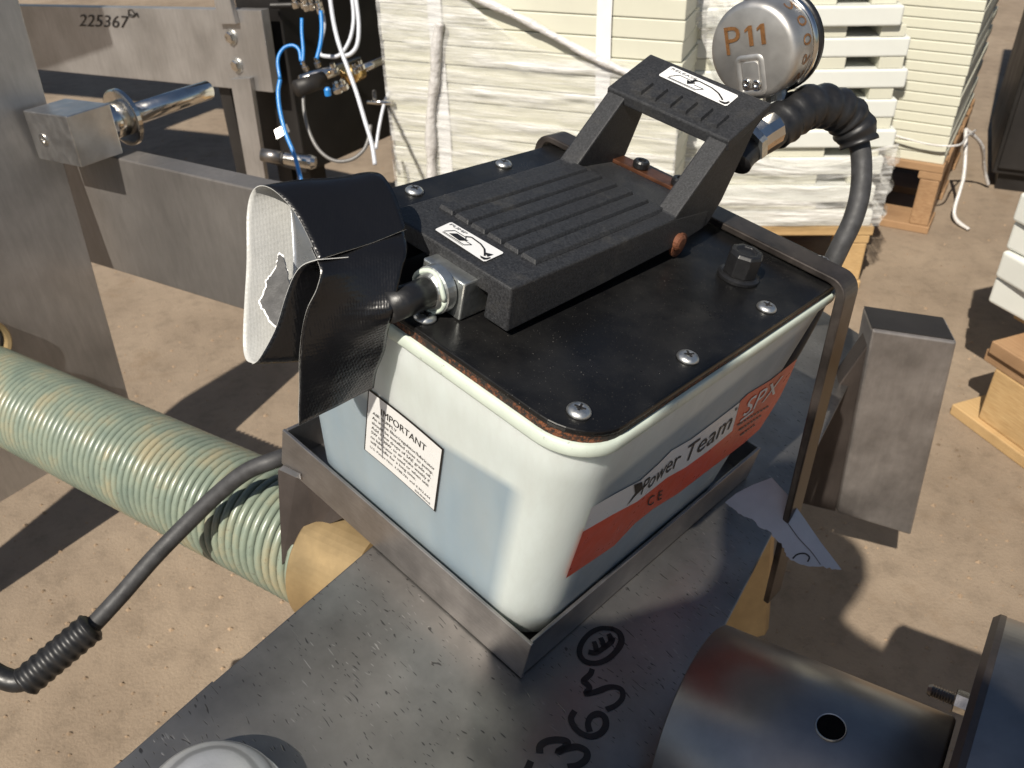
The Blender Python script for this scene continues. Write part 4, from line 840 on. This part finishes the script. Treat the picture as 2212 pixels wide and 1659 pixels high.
# outlet elbow and wrapped hose
link('outlet_elbow', tube(smooth_path([P(1590, 352, .665), P(1604, 332, .668), P(1630, 312, .676), P(1665, 292, .684), P(1690, 270, .690)], 6), .012, 18), MT['selfamal'], pump, smooth=True)
link('swivel_fitting', tube([P(1628, 302, .672), P(1645, 290, .674), P(1668, 276, .678)], .0135, 12), MT['chrome'], pump)
link('swivel_nut', tube([P(1618, 314, .668), P(1630, 305, .670)], .0145, 6), MT['zinc'], pump)
link('gauge_stem', tube([P(1672, 190, .70), P(1680, 250, .695)], .010, 14), MT['zinc'], pump)
hpts = smooth_path([P(1668, 285, .690), P(1700, 258, .695), P(1745, 232, .702), P(1795, 232, .712), P(1832, 256, .722), P(1853, 300, .728), P(1861, 350, .730), P(1858, 415, .732), P(1842, 475, .735), P(1815, 532, .74), P(1788, 590, .75), P(1766, 650, .775), PUMP @ Vector((-.035, .395, -.13)), PUMP @ Vector((-.055, .42, -.215)), PUMP @ Vector((-.11, .44, -.253)), PUMP @ Vector((-.20, .46, -.254))], 8)
hose = empty('hydraulic_hose', hpts[-1], 'black hydraulic hose arching over from behind the gauge to the lid corner', 'hose')
nt_ = 5 * 8
link('hose', tube(hpts[nt_ - 3:], .0084, 18), MT['rubber'], hose, smooth=True)
link('tape_sleeve', tube(hpts[:nt_ + 3], .017, 22, True, [(.0172 + .0011 * math.sin(i * 1.25) + (.0 if i < nt_ else -.002)) * (1.0 if i > 2 else .9) for i in range(nt_ + 3)]), MT['selfamal'], hose, smooth=True)

# hold-down strap across the lid
strap = empty('hold_down_strap', PUMP @ Vector((0, .32, BZ)), 'brown flat steel strap bent over the rear of the pump lid', 'strap')
y0s, y1s, tks = .3010, .3270, .0055
def arc(cx, cz, r, a0, a1, k=7): return [(cx + r * math.cos(R(a0 + (a1 - a0) * i / k)), cz + r * math.sin(R(a0 + (a1 - a0) * i / k))) for i in range(k + 1)]
leg_b = (0.068, -.305)
outer = [(-.300, -.22), (-.297, -.02)] + arc(-.281, -.007, .015, 170, 90) + arc(-.002, -.008, .0158, 90, 10) + [leg_b]
inner = [(-.3055 + .011, -.22), (-.2915, -.02)] + arc(-.281, -.0045, .0068, 170, 90, 5) + arc(-.004, -.0078, .0100, 90, 10, 5) + [(leg_b[0] - .0055, leg_b[1])]
inner = [(x, max(z, -.5) if not (-.28 < x < -.005) else .0022) for x, z in inner]
poly = [(x, y0s, z) for x, z in outer] + [(x, y0s, z) for x, z in reversed(inner)]
link('strap', prism(poly, (0, y1s - y0s, 0)), MT['strapsteel'], strap, PUMP, bevel=.0012)

# ------------------------------------------------------------------ tape, hoses, paper
def ruled(Lp, Rp_, nu=10, crease=0.0, seed=0):
    Lp = smooth_path(Lp, 5); Rp_ = smooth_path(Rp_, 5); n = len(Lp); vs = []; fs = []
    for i in range(n):
        for j in range(nu + 1):
            u = j / nu; p = Lp[i].lerp(Rp_[i], u); vs.append(p + Vector((noise.noise(p * 26 + Vector((seed, 0, 0))), noise.noise(p * 26 + Vector((0, seed, 5))), noise.noise(p * 26 + Vector((9, 0, seed))))) * crease)
    for i in range(n - 1):
        for j in range(nu): fs.append((i * (nu + 1) + j, i * (nu + 1) + j + 1, (i + 1) * (nu + 1) + j + 1, (i + 1) * (nu + 1) + j))
    return raw(vs, fs)
tape_e = empty('tape_flap', P(720, 800, .50), 'folded strips of black duct tape wrapped over the inlet pipe end', 'tape')
# outer black sheet: from the loop over the top and down the hanging flap
Lc = [(690, 562, .478), (662, 505, .482), (630, 450, .486), (596, 413, .490), (566, 402, .494), (546, 416, .498), (537, 455, .500), (533, 540, .502), (527, 650, .504), (523, 735, .505), (530, 775, .503), (545, 785, .500)]
Rc_ = [(884, 500, 0.505), (860, 440, 0.51), (838, 398, 0.515), (820, 376, 0.52), (790, 372, 0.525), (765, 380, 0.53), (750, 420, 0.532), (745, 540, 0.534), (735, 650, 0.535), (728, 740, 0.534), (728, 770, 0.53), (735, 775, 0.525)]
link('loop_strip', ruled([P(*q) for q in Lc], [P(*q) for q in Rc_], 18, .0022, 3), [MT['tapeblack'], MT['tapegrey']], tape_e, smooth=True, solid=(.0005, 1, 1))
Lf = [(676, 535, .484), (694, 578, .476), (684, 622, .478), (662, 675, .485), (648, 735, .495), (642, 800, .510), (640, 860, .525), (640, 914, .540)]
Rf = [(866, 462, .516), (880, 540, .500), (872, 590, .495), (862, 640, .494), (852, 690, .496), (838, 750, .524), (818, 800, .545), (804, 838, .562)]
link('hanging_flap', ruled([P(*q) for q in Rf], [P(*q) for q in Lf], 22, .0034, 8), [MT['tapeblack'], MT['tapegrey']], tape_e, smooth=True, solid=(.0005, 1, 1))
Lg = [(545, 785, .4995), (562, 772, .497), (592, 715, .493), (612, 650, .488), (632, 598, .484), (655, 570, .480), (688, 558, .477)]
Rg = [(735, 775, 0.524), (742, 760, 0.52), (760, 715, 0.516), (772, 650, 0.512), (790, 598, 0.509), (815, 570, 0.506), (870, 545, 0.505)]
link('inner_strip', ruled([P(*q) for q in Lg], [P(*q) for q in Rg], 12, .0008, 5), [MT['tapeblack'], MT['tapegrey']], tape_e, smooth=True, solid=(.0005, 1, 1))
link('second_layer', ruled([P(*q) for q in ((548, 430, .505), (549, 500, .508), (552, 600, .510), (556, 700, .512), (562, 775, .512))], [P(*q) for q in ((610, 418, .53), (628, 500, .535), (640, 600, .538), (640, 700, .538), (630, 760, .535))], 8, .0006, 2), MT['tapegrey'], tape_e, smooth=True, solid=(.0005, 0))
link('silver_wrap', ruled([P(*q) for q in ((628, 452, .510), (632, 500, .510), (632, 580, .512), (628, 640, .514), (622, 700, .514))], [P(*q) for q in ((672, 470, .525), (700, 520, .525), (712, 580, .526), (705, 640, .528), (690, 700, .528))], 8, .0015, 4), MT['silver'], tape_e, smooth=True, solid=(.0005, 0))
torn = [(603, 548), (612, 555), (618, 580), (624, 610), (622, 650), (612, 690), (600, 708), (586, 696), (572, 672), (562, 655), (566, 640), (574, 625), (577, 606), (588, 592), (597, 578), (599, 560)]
rag = []
for i, (x, y) in enumerate(torn):
    x2, y2 = torn[(i + 1) % len(torn)]
    for k in range(4): rag.append((x + (x2 - x) * k / 4 + random.uniform(-1.6, 1.6), y + (y2 - y) * k / 4 + random.uniform(-1.6, 1.6)))
nv_ = (P(600, 600, .5) - CAM).normalized()
link('torn_edge', prism([P(x, y, .5015) for x, y in [((x - 592) * 1.10 + 592 - 1, (y - 630) * 1.05 + 630) for x, y in rag]], nv_ * .0006), MT['sticker'], tape_e)
link('torn_patch', prism([P(x, y, .5000) for x, y in rag], nv_ * .0006), MT['rubber'], tape_e)

ah = empty('air_hose', P(200, 1350, .785), 'black rubber air hose with ribbed sleeve crossing in front of the spring', 'hose')
ap = smooth_path([P(668, 975, .83), P(630, 982, .815), (P(590, 995, .805)), P(530, 1020, .808), P(465, 1072, .815), P(400, 1135, .818), P(330, 1207, .812), P(260, 1287, .802), P(190, 1362, .79), P(150, 1400, .78)], 8)
link('hose', tube(ap, .0081, 18), MT['rubber'], ah, smooth=True)
s0 = P(200, 1352, .785); s1 = P(52, 1476, .77); nr = 64; rp = [s0.lerp(s1, i / nr) for i in range(nr + 1)]
rr_ = [(.0142 + .0007 * math.sin(i / nr * 2 * math.pi * 8.5)) * (1 if 1 < i < nr - 1 else .86) for i in range(nr + 1)]
link('ribbed_sleeve', tube(rp, .0142, 24, True, rr_), MT['selfamal'], ah, smooth=True)
link('hose_tail', tube(smooth_path([P(70, 1462, .771), P(38, 1472, .77), P(5, 1464, .77), P(-60, 1440, .77), P(-160, 1480, .79)], 6), .0097, 16), MT['selfamal'], ah, smooth=True)

pp_ = [(1566, 1086), (1590, 1066), (1625, 1048), (1667, 1032), (1702, 1070), (1736, 1118), (1776, 1176), (1818, 1230), (1792, 1228), (1762, 1222), (1738, 1222), (1706, 1210), (1696, 1196), (1690, 1176), (1676, 1168), (1662, 1148), (1640, 1138), (1626, 1122), (1600, 1112), (1584, 1100)]
rag = []
for i, (x, y) in enumerate(pp_):
    x2, y2 = pp_[(i + 1) % len(pp_)]; j_ = 2.2 if i > 6 else .3
    for k in range(4): rag.append((x + (x2 - x) * k / 4 + random.uniform(-j_, j_), y + (y2 - y) * k / 4 + random.uniform(-j_, j_)))
pe = empty('paper_scrap', L(1575, 1086, 2, BZ) and PUMP @ L(1575, 1086, 2, BZ), 'torn pale paper scrap stuck between the tray and the strap', 'paper')
pa0 = PUMP @ L(1568, 1086, 2, BZ + .004); dep0 = (M3.transposed() @ (pa0 - CAM)).z
paper_n = (UP * .8 + Vector((-.2, -.6, 0))).normalized()
pts3 = [on_plane(x, y, P(1640, 1090, dep0 - .070), paper_n) for x, y in rag]
link('sheet', prism(pts3, paper_n * .0006), MT['paper'], pe)
f_ = [on_plane(x, y, P(1640, 1090, dep0 - .070), paper_n) for x, y in ((1712, 1207), (1722, 1198), (1738, 1196), (1748, 1204), (1744, 1214))]
link('pen_loop', ribbon(f_, .0016, paper_n, .0011), MT['marker'], pe)
f_ = [on_plane(x, y, P(1640, 1090, dep0 - .070), paper_n) for x, y in ((1700, 1128), (1724, 1162), (1752, 1192), (1772, 1220))]
link('crease_line', ribbon(f_, .0008, paper_n, .0011), MT['ink_faint'], pe)

# ------------------------------------------------------------------ the person holding the phone, behind the camera (only the shadow shows)
def skin_body(name, chains, m, parent, sub=2):
    vs = []; es = []; rs = []; idx = {}
    def vid(key, co, r):
        if key not in idx: idx[key] = len(vs); vs.append(co); rs.append(r)
        return idx[key]
    for ch in chains:
        prev = None
        for key, co, r in ch:
            i = vid(key, co, r)
            if prev is not None: es.append((prev, i))
            prev = i
    me = bpy.data.meshes.new(name); me.from_pydata(vs, es, []); o = bpy.data.objects.new(name, me); col.objects.link(o)
    me.materials.append(m); o.parent = parent; o.matrix_parent_inverse = WM[parent].inverted(); WM[o] = Matrix.Identity(4)
    sk = o.modifiers.new('skin', 'SKIN'); sk.use_smooth_shade = True
    for i, r in enumerate(rs): me.skin_vertices[0].data[i].radius = (r, r); 
    me.skin_vertices[0].data[0].use_root = True
    sb = o.modifiers.new('sub', 'SUBSURF'); sb.levels = sub; sb.render_levels = sub; return o
MT['shirt'] = simple('grey_work_shirt', (0.10, 0.11, 0.13), 0.85, 0, 0.15, 30, 0.2, 60)
MT['skin'] = simple('skin', (0.50, 0.30, 0.22), 0.5, 0, 0.08, 60, 0.05)
MT['hair'] = simple('dark_hair', (0.03, 0.02, 0.015), 0.6, 0, 0.3, 90, 0.4)
def B0(r, q, z): return (r * .883 + q * .469, -r * .469 + q * .883, z)
per = empty('person', Vector(B0(-.04, -.47, 0)), 'person in grey work clothes leaning forward and holding up a phone with both hands', 'person')
def B(r, q, z): return (r * .883 + q * .469, -r * .469 + q * .883, z)
body = [[('pelvis', B(-.04, -.47, .93), .13), ('waist', B(-.04, -.45, 1.06), .12), ('chest', B(-.035, -.42, 1.27), .14), ('neck0', B(-.035, -.40, 1.44), .068), ('neck1', B(-.035, -.385, 1.48), .060), ('head', B(-.035, -.37, 1.545), .092), ('crown', B(-.035, -.365, 1.61), .085)],
        [('chest', 0, 0), ('shR', B(.095, -.41, 1.40), .066), ('elR', B(.135, -.27, 1.14), .048), ('wrR', B(.078, -.135, 1.000), .031)],
        [('chest', 0, 0), ('shL', B(-.150, -.41, 1.31), .062), ('elL', B(-.175, -.27, 1.14), .046), ('wrL', B(-.078, -.135, 1.000), .031)],
        [('pelvis', 0, 0), ('hipR', B(.06, -.47, .80), .095), ('knR', B(.07, -.41, .45), .064), ('anR', B(.08, -.47, .085), .046), ('toR', B(.09, -.34, .04), .038)],
        [('pelvis', 0, 0), ('hipL', B(-.12, -.47, .80), .095), ('knL', B(-.13, -.41, .45), .064), ('anL', B(-.14, -.47, .085), .046), ('toL', B(-.15, -.34, .04), .038)]]
skin_body('body', body, MT['shirt'], per)
for sgn in (1, -1):
    b0 = Vector(B(sgn * .078, -.135, 1.000)); ch = [[('w', tuple(b0), .026), ('p', tuple(b0 + Vector((0, .035, -.005))), .030)]]
    for k, dx in enumerate((-.024, -.008, .008, .024)):
        ch.append([('p', 0, 0), ('a%d' % k, tuple(b0 + Vector((dx, .055, .000))), .010), ('b%d' % k, tuple(b0 + Vector((dx - sgn * .008, .070, -.012 + .004 * k))), .009), ('c%d' % k, tuple(b0 + Vector((dx - sgn * .020, .066, -.026 + .003 * k))), .008)])
    ch.append([('p', 0, 0), ('t0', tuple(b0 + Vector((-sgn * .030, .030, .012))), .011), ('t1', tuple(b0 + Vector((-sgn * .042, .050, .016))), .009)])
    skin_body('hand', ch, MT['skin'], per, 1)
